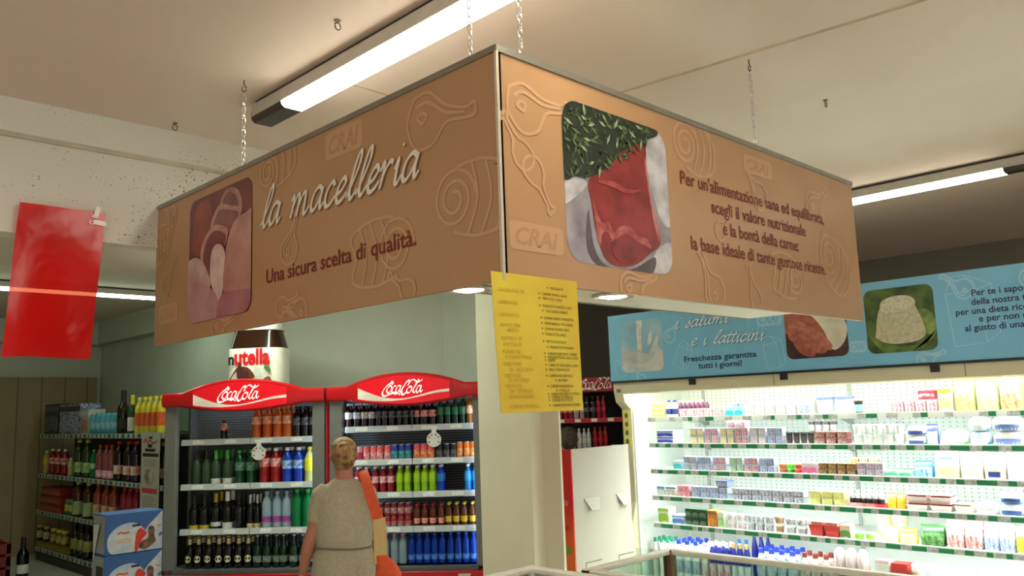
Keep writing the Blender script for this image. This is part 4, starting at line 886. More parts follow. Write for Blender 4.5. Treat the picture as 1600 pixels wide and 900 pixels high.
W1 = pk((236, 234, 236), (214, 190, 200)); Wp = pk((236, 210, 216), (214, 90, 120)); Wy = pk((244, 236, 190), (232, 206, 90)); Wb = pk((200, 214, 236), (90, 110, 190)); Wr = pk((240, 200, 200), (206, 50, 80)); Wt = pk((190, 230, 232), (40, 170, 190)); Wg = pk((214, 232, 200), (110, 180, 60)); Wgr = pk((204, 206, 214), (120, 124, 150)); navyp = pk((70, 84, 160), (30, 40, 110)); dk = pk((70, 58, 56), (36, 30, 32)); gold_p = pk((206, 170, 110), (90, 56, 30)); whiteb = pk((238, 238, 240), (200, 206, 222))
# top shelf
stock(0, 'carton', 1017, 1037, 1, .040, P(240, 236, 160), P(226, 214, 110), cw, 'flat pale yellow butter carton', 3, 'butter_carton', 'carton')
stock(0, 'bottle', 1038, 1056, 2, .135, cw, navyp, P(40, 60, 150), 'white milk drink bottle with blue label', 1, 'milk_drink', 'bottle')
stock(0, 'bottle', 1058, 1106, 7, .13, P(110, 50, 90), Wr, cw, 'small purple yogurt drink', 1, 'yogurt_drink', 'bottle', dx=.22)
stock(0, 'pack', 1060, 1131, 5, .065, cw, Wp, sil, 'white yogurt pack with pink print', 1, 'yogurt_pack', 'yogurt')
stock(0, 'carton', 1132, 1160, 2, .07, pk((220, 238, 240), (170, 220, 226)), P(40, 180, 190), Wt, 'white and teal carton', 1, 'cream_carton', 'carton')
stock(0, 'tub', 1137, 1166, 2, .05, pk((190, 220, 240), (150, 200, 230)), P(150, 200, 226), sil, 'pale blue tub stacked behind', 2, 'cheese_tub', 'tub', dx=.24)
stock(0, 'tub', 1166, 1199, 3, .05, pk((90, 110, 160), (60, 80, 130)), P(140, 160, 200), pk((130, 150, 190), (90, 110, 150)), 'blue-grey tub stacked behind', 2, 'cheese_tub', 'tub', dx=.24)
stock(0, 'carton', 1162, 1226, 4, .105, cw, pk((240, 226, 226), (226, 150, 140)), cw, 'white carton with red foot', 1, 'cream_carton', 'carton', gap=.9)
stock(0, 'carton', 1227, 1242, 1, .105, cw, W1, cw, 'plain white carton', 1, 'cream_carton', 'carton')
stock(0, 'carton', 1243, 1267, 1, .105, cw, pk((220, 226, 230), (120, 150, 160)), cw, 'white carton with grey print', 1, 'cream_carton', 'carton')
stock(0, 'tub', 1268, 1330, 2, .12, cw, pk((240, 242, 248), (190, 200, 230)), P(120, 140, 210), 'big white tub with blue rim', 1, 'cheese_tub', 'tub')
stock(0, 'tub', 1331, 1346, 1, .085, dk, P(150, 190, 220), P(60, 56, 60), 'dark cup beside the big tub', 1, 'dessert_cup', 'tub')
stock(0, 'tub', 1371, 1393, 1, .08, cw, W1, cw, 'lone white tub', 1, 'cheese_tub', 'tub')
stock(0, 'pack', 1394, 1464, 4, .08, P(238, 214, 214), Wp, cw, 'white and pink pack', 1, 'cheese_pack', 'cheese', gap=.9)
stock(0, 'carton', 1434, 1463, 1, .045, P(190, 24, 60), pk((236, 200, 200), (190, 24, 60)), P(220, 60, 90), 'red carton stacked behind', 3, 'cheese_carton', 'carton', dx=.26)
stock(0, 'carton', 1465, 1488, 1, .155, P(240, 238, 226), P(246, 226, 150), P(236, 206, 50), 'yellow-topped white carton', 1, 'cheese_carton', 'carton')
stock(0, 'pouch', 1489, 1522, 1, .205, pk((226, 214, 140), (190, 196, 90)), pk((240, 226, 170), (232, 160, 80)), P(170, 180, 80), 'tall yellow and orange pasta bag', 1, 'pasta_bag', 'bag', deep=.1, gap=1.0)
stock(0, 'pouch', 1523, 1559, 1, .205, pk((224, 220, 160), (120, 170, 80)), pk((244, 232, 180), (206, 196, 130)), P(120, 160, 80), 'tall yellow and green pasta bag', 1, 'pasta_bag', 'bag', deep=.1, gap=1.0)
stock(0, 'pouch', 1560, 1598, 1, .215, pk((236, 196, 130), (150, 176, 80)), pk((246, 220, 160), (230, 120, 90)), P(200, 120, 90), 'tall orange and green pasta bag', 1, 'pasta_bag', 'bag', deep=.1, gap=1.0)
# second shelf
stock(1, 'carton', 1024, 1052, 1, .05, cw, P(60, 76, 190), P(60, 76, 190), 'white butter carton with blue band', 2, 'butter_carton', 'carton')
for a, b, c, nm in ((1077, 1099, Wy, 'cream'), (1100, 1122, Wp, 'pink'), (1124, 1146, Wy, 'yellow'), (1147, 1169, Wr, 'berry red'), (1171, 1196, W1, 'white'), (1198, 1223, Wb, 'blue')):
    stock(1, 'pack', a, b, 2, .058, P(210, 206, 226), c, sil, nm+' yogurt pack', 2, 'yogurt_pack', 'yogurt', gap=.96)
stock(1, 'pack', 1133, 1164, 2, .05, P(216, 200, 220), Wp, sil, 'pale pink yogurt pack stacked on top', 1, 'yogurt_pack', 'yogurt', z0=LEV[1]+.132)
stock(1, 'tub', 1225, 1270, 4, .085, dk, P(90, 80, 78), pk((90, 90, 90), (60, 60, 60)), 'dark dessert jar', 1, 'dessert_jar', 'jar')
stock(1, 'tub', 1260, 1306, 4, .075, dk, P(150, 140, 136), pk((70, 60, 58), (40, 34, 34)), 'dark dessert cup behind and above', 1, 'dessert_cup', 'tub', dx=.21, z0=LEV[1]+.09)
stock(1, 'pack', 1271, 1324, 3, .042, P(170, 80, 80), pk((236, 206, 196), (120, 50, 44)), pk((226, 190, 180), (150, 60, 60)), 'brown and pink dessert pack', 2, 'dessert_pack', 'dessert')
stock(1, 'tub', 1330, 1412, 5, .065, cw, cw, cw, 'plain white tub', 2, 'cheese_tub', 'tub')
stock(1, 'bag', 1414, 1445, 1, .06, cw, P(70, 84, 160), P(70, 84, 160), 'oval white pack with blue band', 2, 'mozzarella_pack', 'cheese', deep=.1)
stock(1, 'pouch', 1446, 1464, 1, .13, P(70, 76, 150), cw, P(60, 64, 130), 'small dark blue pouch', 1, 'cheese_pouch', 'bag', deep=.08)
stock(1, 'bag', 1466, 1510, 1, .095, cw, P(232, 244, 232), P(170, 220, 60), 'large white and green cheese bag', 1, 'mozzarella_bag', 'bag', deep=.14)
stock(1, 'bag', 1511, 1546, 1, .085, P(214, 236, 246), cw, P(90, 190, 230), 'white and sky blue cheese bag', 2, 'mozzarella_bag', 'bag', deep=.14)
stock(1, 'bag', 1547, 1600, 1, .085, cw, P(120, 136, 206), cw, 'white cheese bag with blue logo', 2, 'mozzarella_bag', 'bag', deep=.14)
# third shelf
stock(2, 'carton', 1050, 1065, 1, .07, P(170, 226, 232), P(60, 190, 206), cw, 'small teal carton', 1, 'yogurt_carton', 'carton')
for a, b, c, nm in ((1067, 1088, Wgr, 'grey'), (1089, 1111, Wb, 'lilac'), (1113, 1134, Wp, 'pink'), (1139, 1160, Wg, 'pale green'), (1162, 1184, Wr, 'strawberry'), (1186, 1210, Wb, 'blueberry')):
    stock(2, 'pack', a, b, 2, .052, P(196, 204, 226), c, sil, nm+' yogurt pack', 2, 'yogurt_pack', 'yogurt', gap=.96)
for a, b, c, nm in ((1213, 1225, (206, 110, 60), 'orange'), (1226, 1236, (60, 216, 40), 'bright green'), (1237, 1250, (216, 70, 50), 'red')):
    stock(2, 'tub', a, b, 1, .032, P(*c), P(*c), pk(c, (230, 190, 150)), nm+' dessert cup', 2, 'dessert_cup', 'tub', deep=.1, gap=1)
stock(2, 'carton', 1251, 1276, 2, .075, pk((244, 226, 230), (230, 150, 180)), P(226, 110, 160), cw, 'white and pink carton', 1, 'yogurt_carton', 'carton')
stock(2, 'pack', 1278, 1336, 4, .038, P(120, 80, 50), gold_p, gold_p, 'brown and gold dessert pack', 2, 'dessert_pack', 'dessert')
stock(2, 'pack', 1326, 1370, 3, .04, P(170, 140, 110), gold_p, P(206, 190, 170), 'tan dessert pack behind', 1, 'dessert_pack', 'dessert', dx=.2, z0=LEV[2]+.085)
stock(2, 'pack', 1338, 1380, 3, .042, P(196, 186, 196), pk((220, 200, 216), (120, 100, 120)), pk((226, 220, 226), (170, 160, 170)), 'grey and pink dessert pack', 2, 'dessert_pack', 'dessert')
stock(2, 'carton', 1382, 1424, 2, .04, P(190, 232, 214), P(90, 200, 160), cw, 'flat mint green carton', 1, 'cheese_carton', 'carton')
stock(2, 'pouch', 1426, 1456, 1, .105, P(60, 160, 220), pk((200, 226, 244), (50, 130, 206)), P(50, 120, 200), 'bright blue snack bag', 1, 'snack_bag', 'bag', deep=.1)
stock(2, 'pouchhi', 1458, 1497, 1, .165, P(232, 220, 176), P(40, 60, 140), P(226, 214, 170), 'tall cream bag with blue badge', 1, 'cheese_bag', 'bag', deep=.1, gap=1)
stock(2, 'pouchhi', 1498, 1534, 1, .16, P(236, 230, 212), P(110, 110, 140), P(240, 226, 170), 'tall white bag with small print', 1, 'cheese_bag', 'bag', deep=.1, gap=1)
stock(2, 'pouchlo', 1535, 1570, 1, .16, P(230, 222, 196), P(50, 66, 140), P(236, 220, 170), 'tall white bag with low blue badge', 1, 'cheese_bag', 'bag', deep=.1, gap=1)
stock(2, 'pouch', 1571, 1606, 1, .16, P(244, 240, 230), cw, cw, 'plain tall white bag without badge', 1, 'cheese_bag', 'bag', deep=.1, gap=1)
# fourth shelf
stock(3, 'carton', 1026, 1038, 1, .075, pk((206, 226, 236), (150, 180, 200)), cw, P(90, 150, 200), 'small pale blue carton at the case end', 1, 'yogurt_carton', 'carton', gap=1)
stock(3, 'carton', 1039, 1055, 1, .075, cw, pk((214, 226, 232), (190, 150, 110)), P(110, 160, 200), 'white carton with tan print', 1, 'yogurt_carton', 'carton', gap=1)
stock(3, 'pack', 1057, 1077, 1, .042, P(226, 190, 200), Wr, P(236, 120, 140), 'white and red dessert pack', 2, 'dessert_pack', 'dessert', gap=1)
stock(3, 'pack', 1079, 1137, 4, .042, P(200, 206, 220), Wb, pk((220, 226, 236), (90, 100, 140)), 'pale blue yogurt pack', 2, 'yogurt_pack', 'yogurt')
stock(3, 'pack', 1116, 1136, 1, .045, P(120, 130, 160), Wgr, P(60, 70, 110), 'dark yogurt pack on top', 1, 'yogurt_pack', 'yogurt', z0=LEV[3]+.102)
stock(3, 'pack', 1142, 1256, 7, .042, P(206, 208, 218), pk((230, 226, 226), (70, 90, 150)), pk((226, 226, 230), (120, 90, 110)), 'white yogurt pack with dark fruit print', 2, 'yogurt_pack', 'yogurt')
stock(3, 'pack', 1263, 1320, 3, .046, P(236, 232, 170), pk((246, 242, 190), (214, 216, 50)), pk((246, 244, 200), (226, 220, 70)), 'yellow pack', 2, 'cheese_pack', 'cheese')
stock(3, 'bottle', 1325, 1380, 6, .105, pk((220, 216, 216), (150, 146, 150)), dk, cw, 'small white milk bottle in the red tray', 1, 'milk_drink', 'bottle', deep=.05, z0=LEV[3]+.018, dx=.142)
a = station(1322, (DX+.115, 3, LEV[3]), (0, 1, 0)); b = station(1383, (DX+.115, 3, LEV[3]), (0, 1, 0))
tr = thing('display_tray', 'low red cardboard tray holding six small white milk bottles', 'tray', (DX+.135, a.y, LEV[3]+.0125), -PI/2)
L_ = a.y-b.y; obj('tray_base', MB().box(0, L_, 0, .075, 0, .004), P(220, 60, 60), tr, smooth=False); obj('tray_wall', MB().box(0, L_, 0, .002, .004, .03).box(0, L_, .073, .075, .004, .03), pk((226, 60, 66), (240, 200, 200)), tr, smooth=False)
stock(3, 'pouch', 1384, 1413, 2, .10, pk((240, 200, 90), (230, 140, 40)), P(246, 196, 60), P(230, 120, 60), 'orange cheese pouch', 1, 'cheese_pouch', 'bag', deep=.08)
meat = pk((206, 90, 96), (150, 30, 44))
stock(3, 'tray', 1413, 1488, 2, .05, P(236, 220, 214), meat, pk((236, 200, 196), (214, 150, 150)), 'tray of diced red meat', 2, 'meat_tray', 'meat tray', deep=.14)
stock(3, 'tray', 1489, 1518, 1, .055, P(244, 240, 220), pk((240, 230, 190), (226, 206, 140)), cw, 'tray of pale cheese pieces', 1, 'cheese_tray', 'tray', deep=.14)
stock(3, 'bag', 1519, 1557, 1, .075, cw, W1, cw, 'plain white cheese bag', 1, 'mozzarella_bag', 'bag', deep=.13)
stock(3, 'bag', 1558, 1600, 1, .07, P(226, 232, 242), P(50, 84, 150), P(70, 120, 190), 'white bag with dark blue band', 2, 'mozzarella_bag', 'bag', deep=.13)
# fifth shelf
stock(4, 'carton', 1027, 1045, 1, .12, pk((232, 240, 220), (206, 226, 180)), P(160, 206, 60), P(180, 216, 90), 'white and green milk carton', 1, 'milk_carton', 'carton')
stock(4, 'carton', 1048, 1069, 1, .07, P(200, 214, 236), P(90, 130, 200), P(120, 160, 220), 'pale blue dessert carton', 1, 'dessert_carton', 'carton')
stock(4, 'carton', 1070, 1103, 3, .062, P(40, 76, 52), pk((120, 150, 120), (30, 80, 50)), P(26, 50, 40), 'dark green carton', 2, 'cheese_carton', 'carton')
stock(4, 'carton', 1104, 1120, 1, .125, P(206, 130, 50), pk((236, 170, 90), (190, 100, 40)), P(150, 110, 50), 'tall orange carton', 1, 'cheese_carton', 'carton')
stock(4, 'carton', 1121, 1131, 1, .12, P(214, 232, 190), Wg, cw, 'narrow pale green carton', 1, 'cheese_carton', 'carton', gap=1)
stock(4, 'tub', 1132, 1162, 2, .055, cw, pk((226, 222, 222), (190, 150, 160)), sil, 'white tub with pink print', 2, 'ricotta_tub', 'tub')
stock(4, 'tub', 1163, 1206, 3, .055, pk((222, 224, 226), (170, 176, 180)), pk((210, 212, 216), (120, 124, 130)), sil, 'silver-grey tub', 2, 'ricotta_tub', 'tub')
stock(4, 'tub', 1207, 1222, 1, .06, P(226, 206, 180), pk((190, 150, 110), (140, 100, 70)), cw, 'white tub with brown band', 2, 'ricotta_tub', 'tub')
stock(4, 'tub', 1223, 1258, 2, .055, cw, pk((206, 206, 210), (110, 112, 120)), cw, 'white tub with grey band', 2, 'ricotta_tub', 'tub')
stock(4, 'tray', 1262, 1310, 2, .10, P(206, 50, 44), pk((244, 190, 180), (206, 70, 60)), pk((246, 214, 206), (226, 120, 110)), 'red pack of sausages', 1, 'sausage_pack', 'meat', deep=.14)
stock(4, 'carton', 1311, 1329, 1, .09, P(216, 214, 180), P(110, 140, 80), P(236, 190, 160), 'green and cream carton', 1, 'cheese_carton', 'carton')
stock(4, 'tub', 1331, 1364, 2, .05, P(214, 236, 170), P(150, 210, 80), cw, 'pale green tub', 1, 'cheese_tub', 'tub')
stock(4, 'tub', 1366, 1416, 2, .085, P(240, 236, 190), pk((246, 236, 170), (236, 214, 80)), P(240, 236, 214), 'pale yellow cheese tub behind', 2, 'cheese_tub', 'tub', dx=.24)
stock(4, 'pouch', 1376, 1402, 1, .105, P(240, 232, 140), P(246, 240, 190), P(230, 220, 60), 'pale yellow cheese pouch', 1, 'cheese_pouch', 'bag', deep=.09)
stock(4, 'pouch', 1403, 1431, 1, .10, pk((240, 226, 60), (226, 206, 40)), P(246, 240, 170), P(236, 216, 40), 'bright yellow cheese pouch', 1, 'cheese_pouch', 'bag', deep=.09)
stock(4, 'pouch', 1433, 1475, 1, .125, pk((40, 104, 40), (22, 70, 28)), pk((120, 160, 100), (36, 96, 34)), P(60, 120, 50), 'dark green standing cheese pouch', 1, 'cheese_pouch', 'bag', deep=.12)
stock(4, 'pouch', 1476, 1534, 2, .165, pk((226, 206, 204), (190, 84, 84)), pk((232, 220, 216), (196, 90, 86)), P(214, 110, 110), 'white and red cheese bag', 1, 'cheese_bag', 'bag', deep=.12, gap=1)
stock(4, 'pouch', 1535, 1584, 2, .165, pk((220, 226, 236), (90, 120, 200)), pk((230, 234, 240), (110, 140, 210)), P(110, 130, 190), 'white and blue cheese bag', 1, 'cheese_bag', 'bag', deep=.12, gap=1)
stock(4, 'pouch', 1585, 1612, 1, .15, P(240, 240, 226), P(206, 220, 60), cw, 'white and lime cheese bag', 1, 'cheese_bag', 'bag', deep=.12, gap=1)
# bottom deck: bottles in several rows
def rowset(px0, px1, n, rows, h, body, acc, top, words, name='milk_bottle', cat='bottle', kind='bottle', step=None):
    if step is None:
        a = station(px0, (DX+.165, 3, .41), (0, 1, 0)); b = station(px1, (DX+.165, 3, .41), (0, 1, 0)); step = (a.y-b.y)/n
    for q in range(rows):
        stock(5, kind, px0, px1, n, h, body, acc, top, words+['', ', second row', ', third row', ', back row'][q], 1, name, cat, dx=.165+step*q, gap=.90, ref=.165)
milk = P(240, 238, 230)
rowset(1018, 1047, 3, 3, .30, milk, None, P(30, 150, 110), 'white milk bottle with green cap')
rowset(1052, 1092, 3, 3, .30, milk, pk((200, 206, 220), (110, 130, 160)), P(30, 60, 190), 'white milk bottle with blue cap')
rowset(1093, 1106, 1, 2, .295, milk, pk((220, 206, 206), (190, 150, 150)), P(226, 150, 170), 'white milk bottle with pink cap')
rowset(1106, 1141, 3, 2, .31, P(34, 38, 130), pk((226, 226, 232), (200, 60, 70)), cw, 'dark blue milk bottle with white cap')
rowset(1142, 1172, 3, 1, .315, P(30, 36, 126), pk((230, 226, 220), (190, 190, 200)), P(226, 140, 60), 'dark blue milk bottle with orange cap')
stock(5, 'bottle', 1150, 1172, 2, .325, P(34, 44, 140), None, P(40, 110, 190), 'dark blue milk bottle with light blue cap', 1, 'milk_bottle', 'bottle', dx=.29)
stock(5, 'bottle', 1174, 1206, 3, .35, P(40, 44, 160), None, P(60, 66, 180), 'tall royal blue bottle at the back', 1, 'milk_bottle', 'bottle', dx=.50)
rowset(1180, 1246, 4, 3, .30, pk((206, 214, 222), (120, 134, 160)), pk((200, 204, 210), (110, 110, 140)), P(40, 60, 190), 'clear milk drink bottle with blue cap', 'milk_drink', 'bottle')
rowset(1249, 1300, 3, 2, .30, pk((214, 196, 188), (176, 150, 144)), pk((226, 190, 160), (190, 120, 80)), P(120, 50, 40), 'beige drink bottle with brown cap', 'milk_drink', 'bottle')
stock(5, 'bag', 1303, 1358, 3, .36, pk((206, 190, 186), (176, 156, 154)), pk((244, 226, 150), (230, 190, 60)), cw, 'round beige bag', 1, 'garlic_bag', 'bag', deep=.12)
stock(5, 'carton', 1372, 1395, 1, .31, P(230, 200, 196), pk((236, 216, 212), (200, 120, 110)), cw, 'pale pink carton', 1, 'juice_carton', 'carton', deep=.1)
stock(5, 'carton', 1396, 1424, 1, .30, P(206, 50, 46), pk((236, 190, 180), (206, 60, 50)), P(200, 60, 50), 'red and white carton', 1, 'juice_carton', 'carton', deep=.1)
stock(5, 'tub', 1425, 1446, 1, .30, P(216, 190, 176), pk((90, 80, 110), (200, 160, 150)), cw, 'tall beige tub', 1, 'cream_tub', 'tub', deep=.1)
stock(5, 'pouch', 1447, 1525, 2, .31, pk((236, 238, 240), (160, 176, 214)), cw, P(190, 196, 206), 'white bag with blue print', 1, 'cheese_bag', 'bag', deep=.14)
stock(5, 'pouch', 1530, 1610, 2, .30, cw, cw, cw, 'plain white bag', 1, 'cheese_bag', 'bag', deep=.14)
# ================================================================== LEFT SHELVING
GX = 3.45; GL_ = [1.598, 1.086, .616, .150]
gd = K((104, 100, 84), .6, var=.1); grail = K((178, 186, 172), .5)
r = thing('shelving_unit', 'tall metal shelving unit of soft drinks beside the left cooler', 'shelving unit', (0, 0, 0))
obj('back_panel', MB().box(3.93, 3.96, 8.47, 12.5, .0, 1.62), K((64, 60, 46), .7), r, smooth=False)
obj('plinth', MB().box(GX+.02, 3.93, 8.47, 12.5, 0, .10), K((52, 50, 44), .6), r, smooth=False)
for y in (8.5, 9.8, 11.1, 12.4): obj('upright', MB().box(3.87, 3.93, y, y+.04, 0, 1.6), gd, r, smooth=False)
R_ = random.Random(3)
for z in GL_:
    s_ = obj('shelf', MB().box(GX+.015, 3.93, 8.45, 12.48, z-.02, z+.008), gd, r, smooth=False)
    m = MB(); m.box(GX, GX+.015, 8.45, 12.48, z-.032, z+.02); y = 12.46
    while y > 8.65:
        wv = R_.choice([.06, .07, .08]); gv = R_.choice([.05, .06, .10]); m.cur = 1; m.box(GX-.003, GX, y-wv, y, z-.026, z+.014); m.cur = 2; m.box(GX-.003, GX, y-wv-gv, y-wv, z-.026, z+.014); y -= wv+gv
    obj('price_rail', m, [grail, K((196, 200, 190), .5, rgb2=(150, 156, 150), scale=60), K((60, 92, 76), .5)], s_, smooth=False)
def gr(lv, items, zone, back=0): 
    zz = GL_[lv]+.0085 if lv < 4 else .101
    row(Vector((GX+.10, 9, zz)), Vector((0, -1, 0)), items, Vector((1, 0, 0)), zone, -PI/2, 'drinks on the left shelving', back, zmax=(GL_[lv-1]-.035 if lv else 9))
BB = lambda px, kind, body, cap, lab, w_, sc, lz=None, name='drink_bottle', cat='bottle', dz=0: (px, kind, body, cap, lab, cat, name, w_, sc, lz, None, dz)
def slab(name, label, cat, px0, px1, z, h, d, mats, dx=.05, kind='carton'):
    a = station(px0, (GX+dx, 9, z), (0, 1, 0)); b = station(px1, (GX+dx, 9, z), (0, 1, 0))
    o = unit(kind, *mats, name, cat); o.scale = (a.y-b.y, d, h); place(o, (GX+dx+d/2, (a.y+b.y)/2, z), -PI/2); o['label'] = label; o['group'] = 'drinks on the left shelving'; return o
ztop = GL_[0]+.0085
slab('bottle_pack', 'dark six-pack of bottles at far end, top of left shelving', 'pack', 68, 90, ztop, .40, .25, (K((34, 34, 42), .4), K((120, 122, 130), .5, rgb2=(30, 30, 40), scale=30), K((90, 90, 100), .4)))
slab('can_pack', 'shrink-wrapped silver and blue can pack, top of left shelving', 'pack', 91, 124, ztop, .38, .25, (K((60, 62, 100), .2, rgb2=(170, 174, 196), scale=14), K((190, 196, 216), .2, rgb2=(50, 56, 110), scale=18), K((40, 42, 60), .3)))
slab('drink_pack', 'white wrapped drink pack, top of left shelving', 'pack', 125, 137, ztop, .30, .2, (K((190, 184, 176), .4, rgb2=(160, 150, 140), scale=12), K((176, 130, 110), .5), K((200, 200, 196), .4)))
teal = K((50, 130, 150), .35, rgb2=(80, 160, 180), scale=20)
gr(0, [BB(x, 'can', teal, silver, K((40, 110, 140), .4, rgb2=(150, 190, 200), scale=30), 'teal drink can', (1.5, 2.05), name='drink_can', cat='can') for x in (147, 155, 163, 171, 179)] + [BB(192, 'wine', K((28, 16, 10), .1), capk, K((40, 26, 20), .5), 'tall dark brown bottle', (2.2, 2.15))] + [BB(206, 'wine', pale_gl, capy, L_white, 'clear bottle with yellow cap', (1.6, 1.85), (.02, .10))] + [BB(x, 'big', K((214, 196, 50), .2), capy, K((206, 70, 30), .4, rgb2=(226, 110, 40), scale=20), 'yellow orange-juice bottle', (1.5, 1.75), (.05, .13)) for x in (217, 226, 234, 243, 252)], 'top of left shelving', back=0)
gr(1, [BB(72, 'pet', K((190, 170, 80), .2), capw, L_yel, 'yellow juice bottle', (1.35, 1.35))] + [BB(x, 'pet', redd, capw, L_red, 'red juice bottle', (1.5, 1.45)) for x in (82, 91, 101)] + [BB(110, 'pet', K((206, 180, 120), .2), capw, L_cream, 'small cream juice bottle', (1.1, 1.0))] + [BB(x, 'big', K((46, 60, 26), .12), capy, K((206, 210, 150), .5, rgb2=(90, 150, 80), scale=25), 'large green bottle with pale label', (1.9, 2.0), (.03, .09)) for x in (123, 136)] +
   [BB(146, 'big', green, capg, L_grn, 'bright green bottle', (1.5, 1.5))] + [BB(x, 'big', K((150, 70, 70), .15), capr, L_pink, 'rose soda bottle', (1.6, 1.75), (.01, .06)) for x in (156, 166, 174)] + [BB(x, 'big', cola, capr, K((206, 60, 50), .4, rgb2=(220, 210, 190), scale=18), 'large cola bottle', (2.0, 1.95), (.04, .09)) for x in (186, 201, 213)] + [BB(x, 'big', K((60, 44, 16), .1), capy, L_cream, 'large brown bottle by the cooler', (1.9, 1.9), (.04, .09)) for x in (256,)], 'second shelf of left shelving', back=0)
for l, (h0, nm) in enumerate(((0, 'lower'), (.105, 'middle'), (.21, 'upper'))):
    slab('snack_carton', '%s of three flat red cartons on third shelf of left shelving' % nm, 'carton', 60+l*2, 96-l, GL_[2]+.0085+h0, .10, .25, (K((156, 34, 30), .4), K((190, 110, 90), .5, rgb2=(150, 30, 30), scale=20), K((120, 24, 24), .4)))
gr(2, [BB(x, 'can', K((60, 130, 60), .3), silver, K((190, 200, 70), .4), 'green and yellow can', (1.2, 1.5), name='drink_can', cat='can') for x in (106, 112)] + [BB(x, 'big', K((70, 44, 14), .1), capy, K((196, 186, 80), .4, rgb2=(120, 160, 150), scale=12), 'large tea bottle with yellow label', (2.1, 2.1), (.015, .10)) for x in (122, 138)] + [BB(x, 'big', K((150, 60, 30), .15), capr, K((206, 90, 50), .4, rgb2=(200, 180, 150), scale=14), 'orange-red juice bottle', (1.8, 2.0), (.02, .10)) for x in (153, 166, 178)] + [BB(x, 'pet', K((150, 20, 40), .15), capr, L_red, 'red syrup bottle', (1.5, 1.8), (.03, .08)) for x in (194, 203, 213)], 'third shelf of left shelving', back=0)
slab('display_tray', 'yellow tray of dark jars on fourth shelf of left shelving', 'tray', 56, 106, GL_[3]+.0085, .07, .24, (K((150, 130, 40), .5), K((170, 150, 60), .5), K((130, 110, 40), .5)))
gr(3, [BB(x, 'jar', K((36, 24, 14), .2), K((176, 168, 60), .4), L_cream, 'dark jar with pale lid', (1.4, 1.65), name='sauce_jar', cat='jar', dz=.071) for x in (63, 73)] + [BB(x, 'jar', K((110, 84, 40), .2), capy, K((200, 190, 100), .4, rgb2=(150, 120, 70), scale=12), 'amber jar with yellow lid', (1.4, 1.6), name='sauce_jar', cat='jar', dz=.071) for x in (84, 93, 101)] + [BB(x, 'big', K((24, 20, 16), .1), capk, K((176, 176, 90), .4, rgb2=(120, 120, 60), scale=25), 'large dark bottle with olive label', (1.8, 1.75), (.05, .12)) for x in (117, 127, 137)], 'fourth shelf of left shelving', back=0)
gr(4, [BB(x, 'pet', black_gl, capk, K((150, 120, 80), .5), 'dark bottle', (.55, .42)) for x in (92, 102, 112, 122, 132)], 'bottom of left shelving', back=0)
# leaflet strip hanging from the top shelf rail
t = basis(thing('poster', 'tall white and pink newspaper-style poster hanging on the left shelving', 'poster'), (0, -1, 0), (0, 0, 1), (-1, 0, 0), (GX-.008, 8.965, .82))
obj('sheet', MB().box(0, .47, 0, .81, 0, .003), K((188, 182, 172), .35, var=.08), t, smooth=False)
bk = K((30, 28, 28), .5); pkm = K((196, 60, 84), .5); gm = K((150, 130, 130), .6)
m = MB()
for x0, x1, z0, z1 in ((.20, .28, .745, .765), (.17, .28, .655, .69), (.10, .36, .615, .645), (.04, .44, .565, .598)): m.box(x0, x1, z0, z1, .003, .004)
obj('headline', m, bk, t, smooth=False)
m = MB().box(.04, .42, .20, .25, .003, .004)
m.ribbon(bez([(.05, .70), (.12, .74), (.16, .70), (.22, .73), (.30, .70), (.40, .72)], 6), .02, .0035); obj('printed_stripe', m, pkm, t, smooth=False)
m = MB()
for k in range(6): m.box(.06, .40-.03*(k % 3), .155-.022*k, .163-.022*k, .003, .0036)
for k in range(4): m.box(.08, .38, .53-.02*k, .537-.02*k, .003, .0036)
obj('small_print', m, gm, t, smooth=False)
obj('printed_picture', MB().prism([(.22+.13*math.cos(a), .36+.085*math.sin(a)) for a in [2*PI*j/24 for j in range(24)]], .003, .0038), K((120, 90, 80), .5, rgb2=(190, 180, 176), scale=9), t, smooth=False)
